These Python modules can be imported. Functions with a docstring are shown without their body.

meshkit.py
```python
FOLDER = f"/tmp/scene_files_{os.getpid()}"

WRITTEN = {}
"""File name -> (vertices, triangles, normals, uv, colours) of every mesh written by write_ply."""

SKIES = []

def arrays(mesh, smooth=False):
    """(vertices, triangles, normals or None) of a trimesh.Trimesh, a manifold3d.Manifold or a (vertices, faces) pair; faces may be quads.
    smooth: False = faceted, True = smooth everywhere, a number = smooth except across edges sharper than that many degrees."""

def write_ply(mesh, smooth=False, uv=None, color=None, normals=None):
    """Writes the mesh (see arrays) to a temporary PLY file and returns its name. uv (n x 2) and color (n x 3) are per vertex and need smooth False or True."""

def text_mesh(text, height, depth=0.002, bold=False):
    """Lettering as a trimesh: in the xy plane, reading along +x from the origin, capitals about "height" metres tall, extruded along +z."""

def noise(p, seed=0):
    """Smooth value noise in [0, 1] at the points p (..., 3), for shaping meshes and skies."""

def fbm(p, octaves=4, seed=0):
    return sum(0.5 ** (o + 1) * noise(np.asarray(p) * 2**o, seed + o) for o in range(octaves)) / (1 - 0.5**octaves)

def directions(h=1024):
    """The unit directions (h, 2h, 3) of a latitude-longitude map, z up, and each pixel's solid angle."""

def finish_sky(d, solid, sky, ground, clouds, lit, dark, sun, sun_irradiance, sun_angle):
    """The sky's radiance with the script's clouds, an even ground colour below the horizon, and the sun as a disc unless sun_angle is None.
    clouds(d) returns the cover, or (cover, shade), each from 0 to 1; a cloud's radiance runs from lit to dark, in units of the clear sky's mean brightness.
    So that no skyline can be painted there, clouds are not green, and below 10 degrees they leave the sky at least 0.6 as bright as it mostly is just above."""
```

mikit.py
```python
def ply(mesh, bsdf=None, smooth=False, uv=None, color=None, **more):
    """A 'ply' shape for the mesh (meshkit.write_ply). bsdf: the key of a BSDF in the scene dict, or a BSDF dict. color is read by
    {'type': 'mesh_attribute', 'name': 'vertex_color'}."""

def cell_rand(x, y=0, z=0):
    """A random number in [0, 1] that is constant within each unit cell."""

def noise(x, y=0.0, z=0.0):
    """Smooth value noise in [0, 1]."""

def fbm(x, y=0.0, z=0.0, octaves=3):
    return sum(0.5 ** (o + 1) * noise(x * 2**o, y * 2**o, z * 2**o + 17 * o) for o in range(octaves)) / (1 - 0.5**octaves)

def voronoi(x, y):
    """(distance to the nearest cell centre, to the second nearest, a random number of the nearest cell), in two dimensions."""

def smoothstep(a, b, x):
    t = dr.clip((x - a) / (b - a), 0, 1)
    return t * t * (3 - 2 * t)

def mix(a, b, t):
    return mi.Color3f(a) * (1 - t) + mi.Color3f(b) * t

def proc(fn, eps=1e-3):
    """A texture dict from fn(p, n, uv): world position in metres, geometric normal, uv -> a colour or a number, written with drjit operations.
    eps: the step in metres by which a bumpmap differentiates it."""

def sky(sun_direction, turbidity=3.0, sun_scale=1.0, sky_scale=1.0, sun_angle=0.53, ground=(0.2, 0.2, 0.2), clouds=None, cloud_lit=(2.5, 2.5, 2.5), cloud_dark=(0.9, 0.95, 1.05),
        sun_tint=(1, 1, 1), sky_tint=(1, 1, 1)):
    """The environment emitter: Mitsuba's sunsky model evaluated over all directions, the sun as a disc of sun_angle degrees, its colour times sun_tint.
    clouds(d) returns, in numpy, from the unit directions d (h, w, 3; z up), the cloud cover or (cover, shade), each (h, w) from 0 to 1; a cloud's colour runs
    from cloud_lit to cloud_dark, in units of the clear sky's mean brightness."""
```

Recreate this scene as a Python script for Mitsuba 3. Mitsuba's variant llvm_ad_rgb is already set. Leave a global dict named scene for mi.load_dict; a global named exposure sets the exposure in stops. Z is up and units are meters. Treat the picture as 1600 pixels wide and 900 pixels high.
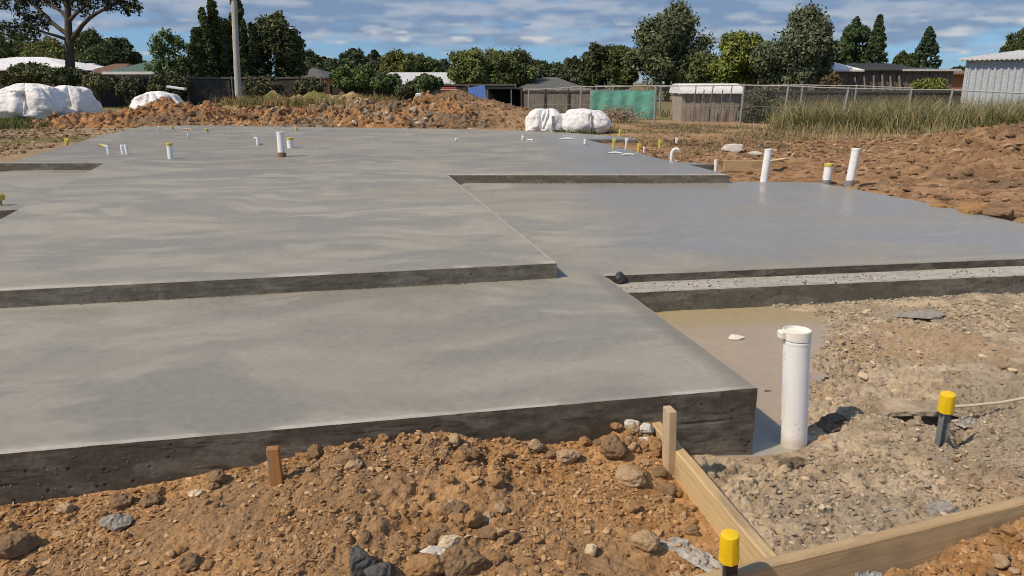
import math, random
import numpy as np, trimesh, shapely
import shapely.geometry as sg
import drjit as dr
import mitsuba as mi
import mikit, meshkit
from mikit import proc, fbm, noise, voronoi, smoothstep, mix, cell_rand
from scipy.interpolate import RBFInterpolator

T = mi.ScalarTransform4f
scene, labels = {}, {}

# ------------------------------------------------------------------ camera, sky, sun, exposure
PITCH = 14.7668
EYE = np.array([0.0, 0.0, 1.5])
scene['camera'] = {'type': 'perspective', 'fov': 66.768, 'fov_axis': 'x', 'near_clip': 0.05, 'far_clip': 9000.0,
                   'to_world': T().look_at(origin=EYE.tolist(), target=[0, math.cos(math.radians(PITCH)), 1.5 - math.sin(math.radians(PITCH))], up=[0, 0, 1])}
exposure = 1.36
SUN = (-math.cos(math.radians(33)) * math.cos(math.radians(46.5)), -math.sin(math.radians(33)) * math.cos(math.radians(46.5)), math.sin(math.radians(46.5)))


def clouds(d):
    """Layered stratocumulus: long flat banks that thin out to blue just above the horizon, small bright puffs in the gap."""
    x, y, z = d[..., 0], d[..., 1], np.clip(d[..., 2], 0.0, 1)
    az, el = np.arctan2(x, y), np.degrees(np.arcsin(z))
    low = np.stack([az * 7.0, el * 0.62 + 0.5 * meshkit.noise(np.stack([az * 5, az * 0, az * 0], -1), 3), az * 0 + 4.2], -1)
    bank = meshkit.fbm(low, 4, 11)
    fine = meshkit.fbm(np.stack([az * 34.0, el * 3.6, az * 0 + 9.1], -1), 4, 5)
    floor = np.clip((el - 2.2 - 1.3 * (meshkit.noise(np.stack([az * 3.1, az * 0 + 2, az * 0], -1), 8) - 0.5)) / 1.2, 0, 1)
    cover_low = np.clip((bank * 0.62 + fine * 0.38 - 0.52 + 0.21 * floor) / 0.17, 0, 1)
    s = 1.0 / (z + 0.10)
    hi = meshkit.fbm(np.stack([x * s * 1.1, y * s * 1.1, x * 0 + 1.5], -1), 5, 21)
    cover_high = np.clip((hi - 0.52) / 0.14, 0, 1) * 0.8
    t = np.clip((el - 8) / 8, 0, 1)
    cover = cover_low * (1 - t) + cover_high * t
    lit = meshkit.fbm(np.stack([az * 22.0 + 3, el * 2.3, az * 0 + 2.3], -1), 5, 31)
    shade = np.clip(1.08 - (lit - 0.42) / 0.36, 0.45, 1)
    puff = np.clip((meshkit.fbm(np.stack([az * 30.0, el * 3.0, az * 0 + 6.6], -1), 3, 77) - 0.575) / 0.11, 0, 1) * (np.clip((el - 1.3) / 0.4, 0, 1) * np.clip((4.4 - el) / 0.8, 0, 1))
    shade = shade * (1 - puff) * (1 - t) + t * np.clip(1.0 - (hi - 0.45) / 0.3, 0, 1) * 0.6
    cover = np.maximum(cover * 0.80, puff * 0.95)
    return cover, shade


scene['sky'] = mikit.sky(SUN, turbidity=3.0, clouds=clouds, cloud_lit=(2.5, 2.5, 2.5), cloud_dark=(0.80, 1.08, 1.62), sky_tint=(0.78, 1.02, 1.20))


# ------------------------------------------------------------------ helpers
def key_of(name):
    if name not in scene and name not in labels and not any(k.startswith(name + '__') for k in USED.get(name, ())):
        if name not in USED:
            USED[name] = []
            return name
    k = 1
    while f'{name}_{k:03d}' in USED:
        k += 1
    USED[f'{name}_{k:03d}'] = []
    return f'{name}_{k:03d}'


USED = {}


def thing(name, label=None, cat=None, group=None, kind=None):
    k = key_of(name)
    d = {}
    if label: d['label'] = label
    if cat: d['category'] = cat
    if group: d['group'] = group
    if kind: d['kind'] = kind
    labels[k] = d
    return k


def put(key, mesh, bsdf, smooth=False, color=None, to_world=None, uv=None):
    d = mikit.ply(mesh, bsdf, smooth, color=color, uv=uv) if not isinstance(mesh, dict) else {**mesh}
    if to_world is not None:
        d['to_world'] = to_world
    scene[key] = d
    return key


def part(parent, name, mesh, bsdf, smooth=False, color=None, to_world=None, label=None, kind=None):
    k = key_of(f'{parent}__{name}')
    put(k, mesh, bsdf, smooth, color, to_world)
    if label or kind:
        labels[k] = {a: b for a, b in (('label', label), ('kind', kind)) if b}
    return k


def solo(name, mesh, bsdf, label=None, cat=None, group=None, kind=None, smooth=False, color=None, to_world=None):
    k = thing(name, label, cat, group, kind)
    put(k, mesh, bsdf, smooth, color, to_world)
    return k


def cat(meshes):
    return trimesh.util.concatenate([m for m in meshes])


def box(x0, x1, y0, y1, z0, z1):
    m = trimesh.creation.box((x1 - x0, y1 - y0, z1 - z0))
    m.apply_translation(((x0 + x1) / 2, (y0 + y1) / 2, (z0 + z1) / 2))
    return m


def bevel_box(sx, sy, sz, b=0.003):
    """A box centred on the origin with chamfered edges."""
    pts = []
    for i in (-1, 1):
        for j in (-1, 1):
            for k in (-1, 1):
                pts += [(i * sx / 2, j * (sy / 2 - b), k * (sz / 2 - b)), (i * (sx / 2 - b), j * sy / 2, k * (sz / 2 - b)), (i * (sx / 2 - b), j * (sy / 2 - b), k * sz / 2)]
    return trimesh.convex.convex_hull(np.array(pts))


def beam(a, b, w, h, bev=0.002, roll=None):
    """A bevelled bar from a to b; w across (horizontal), h upright."""
    a, b = np.array(a, float), np.array(b, float)
    L = np.linalg.norm(b - a)
    m = bevel_box(L, w, h, bev)
    X = (b - a) / L
    up = np.array([0, 0, 1.0]) if abs(X[2]) < 0.95 else np.array([0, 1.0, 0])
    Y = np.cross(up, X); Y /= np.linalg.norm(Y)
    Z = np.cross(X, Y)
    M = np.eye(4); M[:3, 0], M[:3, 1], M[:3, 2], M[:3, 3] = X, Y, Z, (a + b) / 2
    m.apply_transform(M)
    return m


def tube(pts, rad, n=8, caps=True):
    p = np.asarray(pts, float)
    r = np.broadcast_to(np.asarray(rad, float), (len(p),))
    t = np.gradient(p, axis=0); t /= np.linalg.norm(t, axis=1, keepdims=True) + 1e-12
    ref = np.array([0.0, 0, 1]) if abs(t[0, 2]) < 0.9 else np.array([1.0, 0, 0])
    a = np.cross(t[0], ref); a /= np.linalg.norm(a)
    vs = []
    ang = np.arange(n) * 2 * np.pi / n
    for i in range(len(p)):
        a = a - t[i] * (a @ t[i]); a /= np.linalg.norm(a)
        b = np.cross(t[i], a)
        vs.append(p[i] + r[i] * (np.cos(ang)[:, None] * a + np.sin(ang)[:, None] * b))
    v = np.vstack(vs)
    f = []
    for i in range(len(p) - 1):
        for j in range(n):
            k = (j + 1) % n
            f += [(i * n + j, i * n + k, (i + 1) * n + k), (i * n + j, (i + 1) * n + k, (i + 1) * n + j)]
    if caps:
        v = np.vstack([v, p[0], p[-1]])
        c0, c1 = len(v) - 2, len(v) - 1
        for j in range(n):
            k = (j + 1) % n
            f += [(c0, k, j), (c1, (len(p) - 1) * n + j, (len(p) - 1) * n + k)]
    return trimesh.Trimesh(v, np.array(f), process=False)


def lathe(profile, n=32, x=0, y=0, z=0):
    """Profile [(r, z)...] from inside/bottom to outside/top, turned about z."""
    m = trimesh.creation.revolve(np.array(profile, float), sections=n)
    m.apply_translation((x, y, z))
    return m


def rotz(deg):
    return trimesh.transformations.rotation_matrix(math.radians(deg), [0, 0, 1])


def leanm(deg, axis, point=(0, 0, 0)):
    return trimesh.transformations.rotation_matrix(math.radians(deg), axis, point)


def rock(seed, sub=2, rough=0.30, cuts=6, flat=0.75, long=1.0):
    """An angular lump: a noisy ball with flattened facets."""
    r = np.random.default_rng(seed)
    m = trimesh.creation.icosphere(subdivisions=sub)
    v = m.vertices.copy()
    v = v * (1 + rough * (meshkit.fbm(v * 1.3 + seed * 7.1, 3, seed)[:, None] - 0.5) * 2)
    for _ in range(cuts):
        n = r.normal(size=3); n /= np.linalg.norm(n)
        over = np.maximum(v @ n - r.uniform(0.55, 0.82), 0)
        v -= over[:, None] * n * 0.9
    v = v * (1 + 0.10 * (meshkit.fbm(v * 4 + seed * 3.3, 2, seed + 5)[:, None] - 0.5) * 2)
    v *= np.array([long, 1.0, flat])
    return trimesh.Trimesh(v, m.faces, process=False)


def place(x, y, z, s, rz=0.0, tilt=0.0, taxis=0.0):
    t = T().translate([float(x), float(y), float(z)]).rotate([math.cos(taxis), math.sin(taxis), 0], tilt).rotate([0, 0, 1], rz)
    return t.scale(float(s) if np.isscalar(s) else [float(q) for q in s])


# ------------------------------------------------------------------ the lie of the land
FA, FD = np.array([1.005, 2.971]), math.radians(12.15) if 'math' in globals() else np.radians(12.15)
FU = np.array([np.cos(FD), np.sin(FD)])          # along the front edge of the slab
FN = np.array([-FU[1], FU[0]])                   # into the slab
PL1 = np.array([(0.593, 2.918), (0.767, 1.964)])   # formwork board against the slab: its far top edge
PL2 = np.array([(0.504, 1.834), (1.76, 2.284)])   # the second board: its front top edge
HEAP_PTS = np.array([
    (-4.2, 1.85, 0.10), (-3.0, 2.1, 0.10), (-2.3, 2.26, 0.10),
    (-1.75, 2.378, .104), (-1.352, 2.463, .118), (-1.056, 2.527, .158), (-.882, 2.565, .171), (-.705, 2.603, .196), (-.569, 2.632, .218),
    (-.382, 2.672, .225), (-.264, 2.698, .235), (-.098, 2.733, .169), (.075, 2.771, .137), (.331, 2.826, .124), (.471, 2.856, .195), (.564, 2.876, .197),
    (-.22, 2.55, .215), (-.5, 2.45, .18), (-.2, 2.35, .17), (.1, 2.5, .15), (.3, 2.6, .135), (.42, 2.68, .16), (.5, 2.62, .12), (.571, 2.814, .129), (.60, 2.586, .072), (.635, 2.387, .075), (.665, 2.23, .072), (.69, 2.125, .07), (.55, 2.45, .085), (.58, 2.2, .08), (.45, 2.4, .11),
    (-1.0, 2.25, .125), (-1.5, 2.2, .09), (-.5, 2.15, .13), (0, 2.15, .13), (.35, 2.2, .12),
    (-1.5, 2.0, .06), (-.8, 1.95, .08), (0, 1.95, .105), (.5, 1.9, .085),
    (-1.5, 1.4, .03), (0, 1.4, .05), (.6, 1.4, .05), (-3, 1.4, .03), (.8, 1.85, .06), (1.0, 2.0, .05), (1.174, 2.06, .05), (1.29, 2.1, .058), (1.40, 2.14, .105), (1.557, 2.195, .125), (1.75, 2.26, .14), (2.2, 2.4, .17), (1.5, 1.6, .1), (2.6, 1.9, .15)])
YARD_PTS = np.array([
    (1.05, 4.76, .115), (2.2, 4.95, .118), (3.5, 5.17, .122), (4.4, 5.35, .17), (.78, 4.1, .055), (.9, 3.5, .02), (1.02, 2.95, .0), (1.2, 3.05, .0), (1.35, 3.5, .03),
    (1.5, 3.3, .03), (1.85, 2.9, .075), (2.6, 3.5, .085), (3.5, 3.5, .1), (1.0, 2.5, .06), (1.4, 2.5, .09), (2.0, 2.6, .11), (3.0, 2.6, .12), (1.9, 4.3, .08), (2.8, 4.4, .1), (.8, 2.5, .06), (1.0, 2.2, .1),
    (4.6, 6.2, .25), (4.45, 7.5, .275), (4.2, 9.2, .285), (3.6, 9.9, .25), (2.9, 10.6, .22), (5.5, 6, .30), (7, 6, .35), (7, 9, .42), (9, 9, .5), (6, 4, .22), (10, 4, .25), (8, 12.5, .52), (10, 13, .56), (13, 12, .6), (13.5, 8, .5), (11, 16.5, .4), (13.5, 16.5, .4), (6, 13, .34), (7, 17, .32), (3.5, 13.5, .33), (2.6, 14.5, .33),
    (3, 17.5, .33), (0, 22, .34), (-10, 23, .34), (-10, 19, .37), (-8.6, 14.5, .37), (-7.8, 11.8, .34), (-11, 12, .33), (-13.5, 16, .33), (-13.5, 6, .2), (-7, 6, .12), (-6.3, 5.6, .12), (-5, 3, .1), (13, 25, .28), (0, 25, .28), (-13, 25, .28), (13, 1, .25), (5, 1, .18), (-13, 1, .1), (2, 1.2, .15)])
_heap = RBFInterpolator(HEAP_PTS[:, :2], HEAP_PTS[:, 2], kernel='linear', smoothing=0.01)
_yard = RBFInterpolator(YARD_PTS[:, :2], YARD_PTS[:, 2], kernel='linear', smoothing=0.01)


def side(x, y, a, b):
    """Signed distance of (x, y) from the line a-b, positive on its left."""
    u = (b - a) / np.hypot(*(b - a))
    return (y - a[1]) * u[0] - (x - a[0]) * u[1]


def base_height(x, y):
    """The ground without its lumps: the clay heap before the slab and in front of the boards, the trodden yard behind them, the land beyond."""
    x, y = np.asarray(x, float), np.asarray(y, float)
    q = np.stack([np.clip(x, -4.2, 2.8), np.clip(y, 1.2, 3.2)], -1)
    heap = _heap(q.reshape(-1, 2)).reshape(x.shape)
    w = np.stack([np.clip(x, -13.5, 13.5), np.clip(y, 1.0, 25.0)], -1)
    yard = _yard(w.reshape(-1, 2)).reshape(x.shape)
    s1 = side(x, y, PL1[0], PL1[1]) + 0.02        # > 0: right of the first board
    s2 = side(x, y, PL2[0], PL2[1]) - 0.02        # > 0: behind the second board
    k = np.clip(np.minimum(s1, s2) / 0.02 * 0.5 + 0.5, 0, 1)
    front = (y - FA[1]) * FU[0] - (x - FA[0]) * FU[1]   # > 0: past the line of the slab's front face
    k = np.maximum(k, np.clip(front / 0.05 - 1.0, 0, 1))
    return heap * (1 - k) + yard * k


# ------------------------------------------------------------------ materials
def bsdf(name, d):
    scene[name] = d
    return name


def plain(name, rgb, rough=0.7, spec=0.3, metallic=0.0, vary=0.0, scale=8.0, bump=0.0, bscale=30.0):
    col = {'type': 'rgb', 'value': list(rgb)}
    if vary:
        c = mi.Color3f(rgb[0], rgb[1], rgb[2])

        def f(p, n, uv, rgb=rgb, vary=vary, scale=scale):
            v = 1 + vary * 2 * (fbm(p.x * scale, p.y * scale, p.z * scale, 3) - 0.5)
            return mi.Color3f(rgb[0], rgb[1], rgb[2]) * v
        col = proc(f)
    d = {'type': 'principled', 'base_color': col, 'roughness': rough, 'specular': spec, 'metallic': metallic}
    if bump:
        def g(p, n, uv, s=bscale):
            return fbm(p.x * s, p.y * s, p.z * s, 3)
        d = {'type': 'bumpmap', 'arbitrary': proc(g, eps=0.3 / bscale), 'scale': bump, 'bsdf': d}
    return bsdf(name, {'type': 'twosided', 'bsdf': d})


def by_vertex(name, rough=0.9, spec=0.2, bump=0.0, bscale=150.0):
    d = {'type': 'principled', 'base_color': {'type': 'mesh_attribute', 'name': 'vertex_color'}, 'roughness': rough, 'specular': spec}
    if bump:
        def g(p, n, uv, s=bscale):
            return fbm(p.x * s, p.y * s, p.z * s, 3)
        d = {'type': 'bumpmap', 'arbitrary': proc(g, eps=0.3 / bscale), 'scale': bump, 'bsdf': d}
    return bsdf(name, {'type': 'twosided', 'bsdf': d})


def soil_colour(p, n, uv):
    s1 = (p.y - float(PL1[0][1])) * float((PL1[1] - PL1[0])[0] / np.hypot(*(PL1[1] - PL1[0]))) - (p.x - float(PL1[0][0])) * float((PL1[1] - PL1[0])[1] / np.hypot(*(PL1[1] - PL1[0])))
    s2 = (p.y - float(PL2[0][1])) * float((PL2[1] - PL2[0])[0] / np.hypot(*(PL2[1] - PL2[0]))) - (p.x - float(PL2[0][0])) * float((PL2[1] - PL2[0])[1] / np.hypot(*(PL2[1] - PL2[0])))
    yard = smoothstep(-0.03, 0.03, dr.minimum(s1, s2)) * smoothstep(0.3, 0.6, p.x)
    near = 1 - smoothstep(5.0, 7.5, p.y)
    big = fbm(p.x * 1.7, p.y * 1.7, 3.0, 4)
    mid = fbm(p.x * 9.0, p.y * 9.0, p.z * 9.0, 3)
    fine = fbm(p.x * 70.0, p.y * 70.0, p.z * 70.0, 3)
    orange = mix((0.290, 0.158, 0.068), (0.430, 0.255, 0.120), smoothstep(0.3, 0.7, mid))
    orange = mix(orange, (0.25, 0.165, 0.095), smoothstep(0.5, 0.66, big) * 0.8)
    tan = mix((0.280, 0.220, 0.155), (0.45, 0.368, 0.265), smoothstep(0.3, 0.7, mid))
    tan = mix(tan, (0.27, 0.235, 0.185), smoothstep(0.52, 0.64, big) * 0.6)
    tan = mix(tan, (0.34, 0.245, 0.155), smoothstep(0.46, 0.34, big) * 0.8)
    red = mix((0.195, 0.112, 0.060), (0.31, 0.198, 0.115), smoothstep(0.3, 0.7, mid))
    pale = mix((0.26, 0.185, 0.115), (0.36, 0.275, 0.18), mid)
    left = smoothstep(-5.5, -7.0, p.x)
    far = mix(red, pale, dr.maximum(left, smoothstep(16.5, 19.0, p.y) * 0.4))
    # thin grass cover on the land past the house pad
    green = smoothstep(0.54, 0.66, fbm(p.x * 0.5 + 7, p.y * 0.5, 1.0, 3)) * smoothstep(13.0, 18.0, p.y + 0.25 * dr.abs(p.x))
    green = dr.maximum(green, smoothstep(30.0, 40.0, p.y))
    far = mix(far, (0.13, 0.13, 0.045), green * 0.8)
    c = mix(mix(orange, tan, yard), far, 1 - near)
    return c * (0.66 + 0.62 * fine)


def soil_bump(p, n, uv):
    a = fbm(p.x * 45.0, p.y * 45.0, p.z * 45.0, 4)
    return a + 0.5 * dr.abs(noise(p.x * 90.0, p.y * 90.0, p.z * 90.0) - 0.5)


bsdf('soil', {'type': 'twosided', 'bsdf': {'type': 'bumpmap', 'arbitrary': proc(soil_bump, eps=0.003), 'scale': 0.020,
     'bsdf': {'type': 'principled', 'base_color': proc(soil_colour), 'roughness': 0.95, 'specular': 0.15}}})


def heap_colour(a, b, g):
    def f(p, n, uv):
        big = fbm(p.x * 0.9, p.y * 0.9, p.z * 1.8, 3)
        mid = fbm(p.x * 5.0, p.y * 5.0, p.z * 5.0, 4)
        c = mix(a, b, smoothstep(0.32, 0.68, mid))
        c = mix(c, g, smoothstep(0.48, 0.62, big))
        return c * (0.75 + 0.5 * fbm(p.x * 22.0, p.y * 22.0, p.z * 22.0, 2))
    return f


def heap_bump(p, n, uv):
    return fbm(p.x * 9.0, p.y * 9.0, p.z * 9.0, 4)


for nm, a, b, g in (('heap_red', (0.26, 0.135, 0.062), (0.38, 0.215, 0.105), (0.20, 0.135, 0.085)),
                    ('heap_mixed', (0.25, 0.138, 0.066), (0.37, 0.22, 0.110), (0.20, 0.145, 0.098)),
                    ('heap_brown', (0.225, 0.142, 0.078), (0.315, 0.208, 0.118), (0.20, 0.130, 0.074)),
                    ('heap_grassy', (0.25, 0.20, 0.11), (0.33, 0.25, 0.13), (0.15, 0.15, 0.055)),
                    ('heap_bank', (0.190, 0.112, 0.062), (0.285, 0.182, 0.106), (0.165, 0.108, 0.068))):
    bsdf(nm, {'type': 'twosided', 'bsdf': {'type': 'bumpmap', 'arbitrary': proc(heap_bump, eps=0.02), 'scale': 0.10,
         'bsdf': {'type': 'principled', 'base_color': proc(heap_colour(a, b, g)), 'roughness': 0.95, 'specular': 0.15}}})

C12, S12 = float(np.cos(FD)), float(np.sin(FD))


def trowel(p):
    """Sweeps of the power float: long soft streaks lying mostly across the pour."""
    u = p.x * 0.995 + p.y * 0.09
    v = -p.x * 0.09 + p.y * 0.995
    wx = u * 1.2 + 1.6 * fbm(u * 0.45, v * 0.45, 7.0, 2)
    wy = v * 2.1 + 1.5 * fbm(u * 0.9 + 4, v * 0.9, 2.0, 2)
    a_ = fbm(wx, wy, 5.0, 4)
    return a_, fbm(wx * 2.2 + 9, wy * 3.0 + 1.5 * a_, 1.0, 4), fbm(u * 0.35, v * 0.5, 8.0, 2)


def slab_colour(p, n, uv):
    a, b, c = trowel(p)
    col = mix((0.258, 0.248, 0.217), (0.312, 0.297, 0.254), smoothstep(0.34, 0.64, a * 0.5 + b * 0.5))
    col = mix(col, (0.350, 0.334, 0.288), smoothstep(0.56, 0.72, b) * 0.6)
    col = mix(col, (0.278, 0.248, 0.210), smoothstep(0.52, 0.66, c) * 0.5)
    lower_right = smoothstep(0.4, 1.2, p.x) * smoothstep(5.0, 5.8, p.y)
    col = mix(col, (0.240, 0.236, 0.222), lower_right * 0.6)
    col = col * mix((1.0, 1.0, 1.0), (0.84, 0.85, 0.86), smoothstep(7.0, 13.0, p.y))  # far slab darkened in colour to offset the low-angle sky sheen
    # dried laitance, and the lit chamfer painted pale, along the two leading edges
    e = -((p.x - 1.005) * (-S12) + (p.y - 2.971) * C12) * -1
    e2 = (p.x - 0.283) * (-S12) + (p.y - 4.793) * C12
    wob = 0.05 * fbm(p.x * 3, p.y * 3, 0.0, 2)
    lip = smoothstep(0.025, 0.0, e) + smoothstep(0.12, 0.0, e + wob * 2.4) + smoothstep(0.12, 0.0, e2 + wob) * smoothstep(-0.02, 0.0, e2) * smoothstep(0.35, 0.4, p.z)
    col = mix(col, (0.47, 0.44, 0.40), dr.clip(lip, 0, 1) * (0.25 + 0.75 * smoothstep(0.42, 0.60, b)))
    # feathered right edges: the bright arris line painted on both pours, a damp band inside the near one
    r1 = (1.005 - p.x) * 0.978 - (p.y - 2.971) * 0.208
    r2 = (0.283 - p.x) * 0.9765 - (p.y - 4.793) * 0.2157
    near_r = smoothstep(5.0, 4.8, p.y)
    damp = smoothstep(0.17, 0.06, r1 + 0.10 * (fbm(p.x * 2.5, p.y * 2.5, 4.0, 3) - 0.5)) * near_r
    col = mix(col, (0.215, 0.198, 0.172), damp * 0.75)
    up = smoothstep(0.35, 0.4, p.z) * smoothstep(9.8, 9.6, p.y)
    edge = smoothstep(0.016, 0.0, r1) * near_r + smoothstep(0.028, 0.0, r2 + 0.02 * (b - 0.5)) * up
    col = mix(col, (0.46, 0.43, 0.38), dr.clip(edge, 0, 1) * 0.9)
    fine = fbm(p.x * 40.0, p.y * 40.0, p.z * 40.0, 2)
    return col * (0.92 + 0.16 * fine) * mi.Color3f(0.930, 0.945, 0.955)


def slab_rough(p, n, uv):
    a, b, c = trowel(p)
    wet = smoothstep(0.4, 1.2, p.x) * smoothstep(5.0, 5.8, p.y)
    return 0.44 + 0.24 * smoothstep(0.3, 0.7, a * 0.5 + b * 0.5) - 0.22 * wet


def slab_bump(p, n, uv):
    a, b, c = trowel(p)
    return a * 0.0015 + b * 0.0006 + 0.0003 * fbm(p.x * 60.0, p.y * 60.0, 0.0, 2)


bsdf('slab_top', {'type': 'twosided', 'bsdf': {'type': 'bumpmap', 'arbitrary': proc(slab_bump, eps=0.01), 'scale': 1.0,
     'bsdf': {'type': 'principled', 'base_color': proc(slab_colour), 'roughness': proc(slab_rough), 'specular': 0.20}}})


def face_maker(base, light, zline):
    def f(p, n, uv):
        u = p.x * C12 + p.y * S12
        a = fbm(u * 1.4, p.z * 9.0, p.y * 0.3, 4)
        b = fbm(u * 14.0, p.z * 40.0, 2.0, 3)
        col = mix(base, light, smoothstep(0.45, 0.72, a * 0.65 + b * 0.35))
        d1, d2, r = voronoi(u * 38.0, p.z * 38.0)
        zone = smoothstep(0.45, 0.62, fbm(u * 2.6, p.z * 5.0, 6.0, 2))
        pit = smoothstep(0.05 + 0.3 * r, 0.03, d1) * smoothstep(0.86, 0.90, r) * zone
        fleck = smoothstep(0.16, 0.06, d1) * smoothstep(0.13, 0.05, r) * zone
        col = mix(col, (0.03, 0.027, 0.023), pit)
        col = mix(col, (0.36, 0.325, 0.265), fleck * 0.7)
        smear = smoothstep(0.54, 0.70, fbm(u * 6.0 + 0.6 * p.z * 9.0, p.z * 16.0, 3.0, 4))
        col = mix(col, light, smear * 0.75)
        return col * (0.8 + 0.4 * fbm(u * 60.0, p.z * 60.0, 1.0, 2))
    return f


def face_bump(p, n, uv):
    u = p.x * C12 + p.y * S12
    d1, d2, r = voronoi(u * 38.0, p.z * 38.0)
    zone = smoothstep(0.45, 0.62, fbm(u * 2.6, p.z * 5.0, 6.0, 2))
    pit = smoothstep(0.05 + 0.3 * r, 0.03, d1) * smoothstep(0.86, 0.90, r) * zone
    lump = smoothstep(0.2, 0.05, d1) * smoothstep(0.13, 0.05, r) * zone
    seam = smoothstep(0.010, 0.0, dr.abs(p.z - 0.165 - 0.02 * (noise(u * 1.7, 4.0) - 0.5))) * smoothstep(0.45, 0.60, noise(u * 3.1, 1.0)) * smoothstep(3.6, 3.4, p.y)
    tear = smoothstep(0.58, 0.74, fbm(u * 7.0 + p.z * 10.0, p.z * 34.0, 9.0, 3))
    return 0.0035 * fbm(u * 12.0, p.z * 20.0, 1.0, 4) - 0.004 * pit + 0.006 * lump + 0.0015 * tear - 0.003 * seam + 0.0012 * fbm(u * 90.0, p.z * 90.0, 1.0, 2)


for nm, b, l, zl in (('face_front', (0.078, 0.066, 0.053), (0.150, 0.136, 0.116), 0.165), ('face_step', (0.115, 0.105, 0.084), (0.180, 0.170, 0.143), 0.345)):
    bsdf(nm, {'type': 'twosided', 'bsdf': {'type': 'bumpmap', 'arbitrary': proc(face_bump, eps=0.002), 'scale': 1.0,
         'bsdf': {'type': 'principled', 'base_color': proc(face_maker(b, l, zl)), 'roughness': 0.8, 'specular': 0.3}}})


def ledge_colour(p, n, uv):
    a = fbm(p.x * 6.0, p.y * 20.0, 1.0, 3)
    d1, d2, r = voronoi(p.x * 22.0, p.y * 22.0)
    col = mix((0.27, 0.26, 0.235), (0.42, 0.41, 0.38), a)
    return mix(col, (0.09, 0.08, 0.065), smoothstep(0.25, 0.12, d1) * smoothstep(0.75, 0.85, r))


bsdf('ledge_top', {'type': 'twosided', 'bsdf': {'type': 'bumpmap', 'arbitrary': proc(lambda p, n, uv: 0.006 * fbm(p.x * 30.0, p.y * 30.0, 0.0, 4), eps=0.004), 'scale': 1.0,
     'bsdf': {'type': 'principled', 'base_color': proc(ledge_colour), 'roughness': 0.75, 'specular': 0.3}}})


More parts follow.
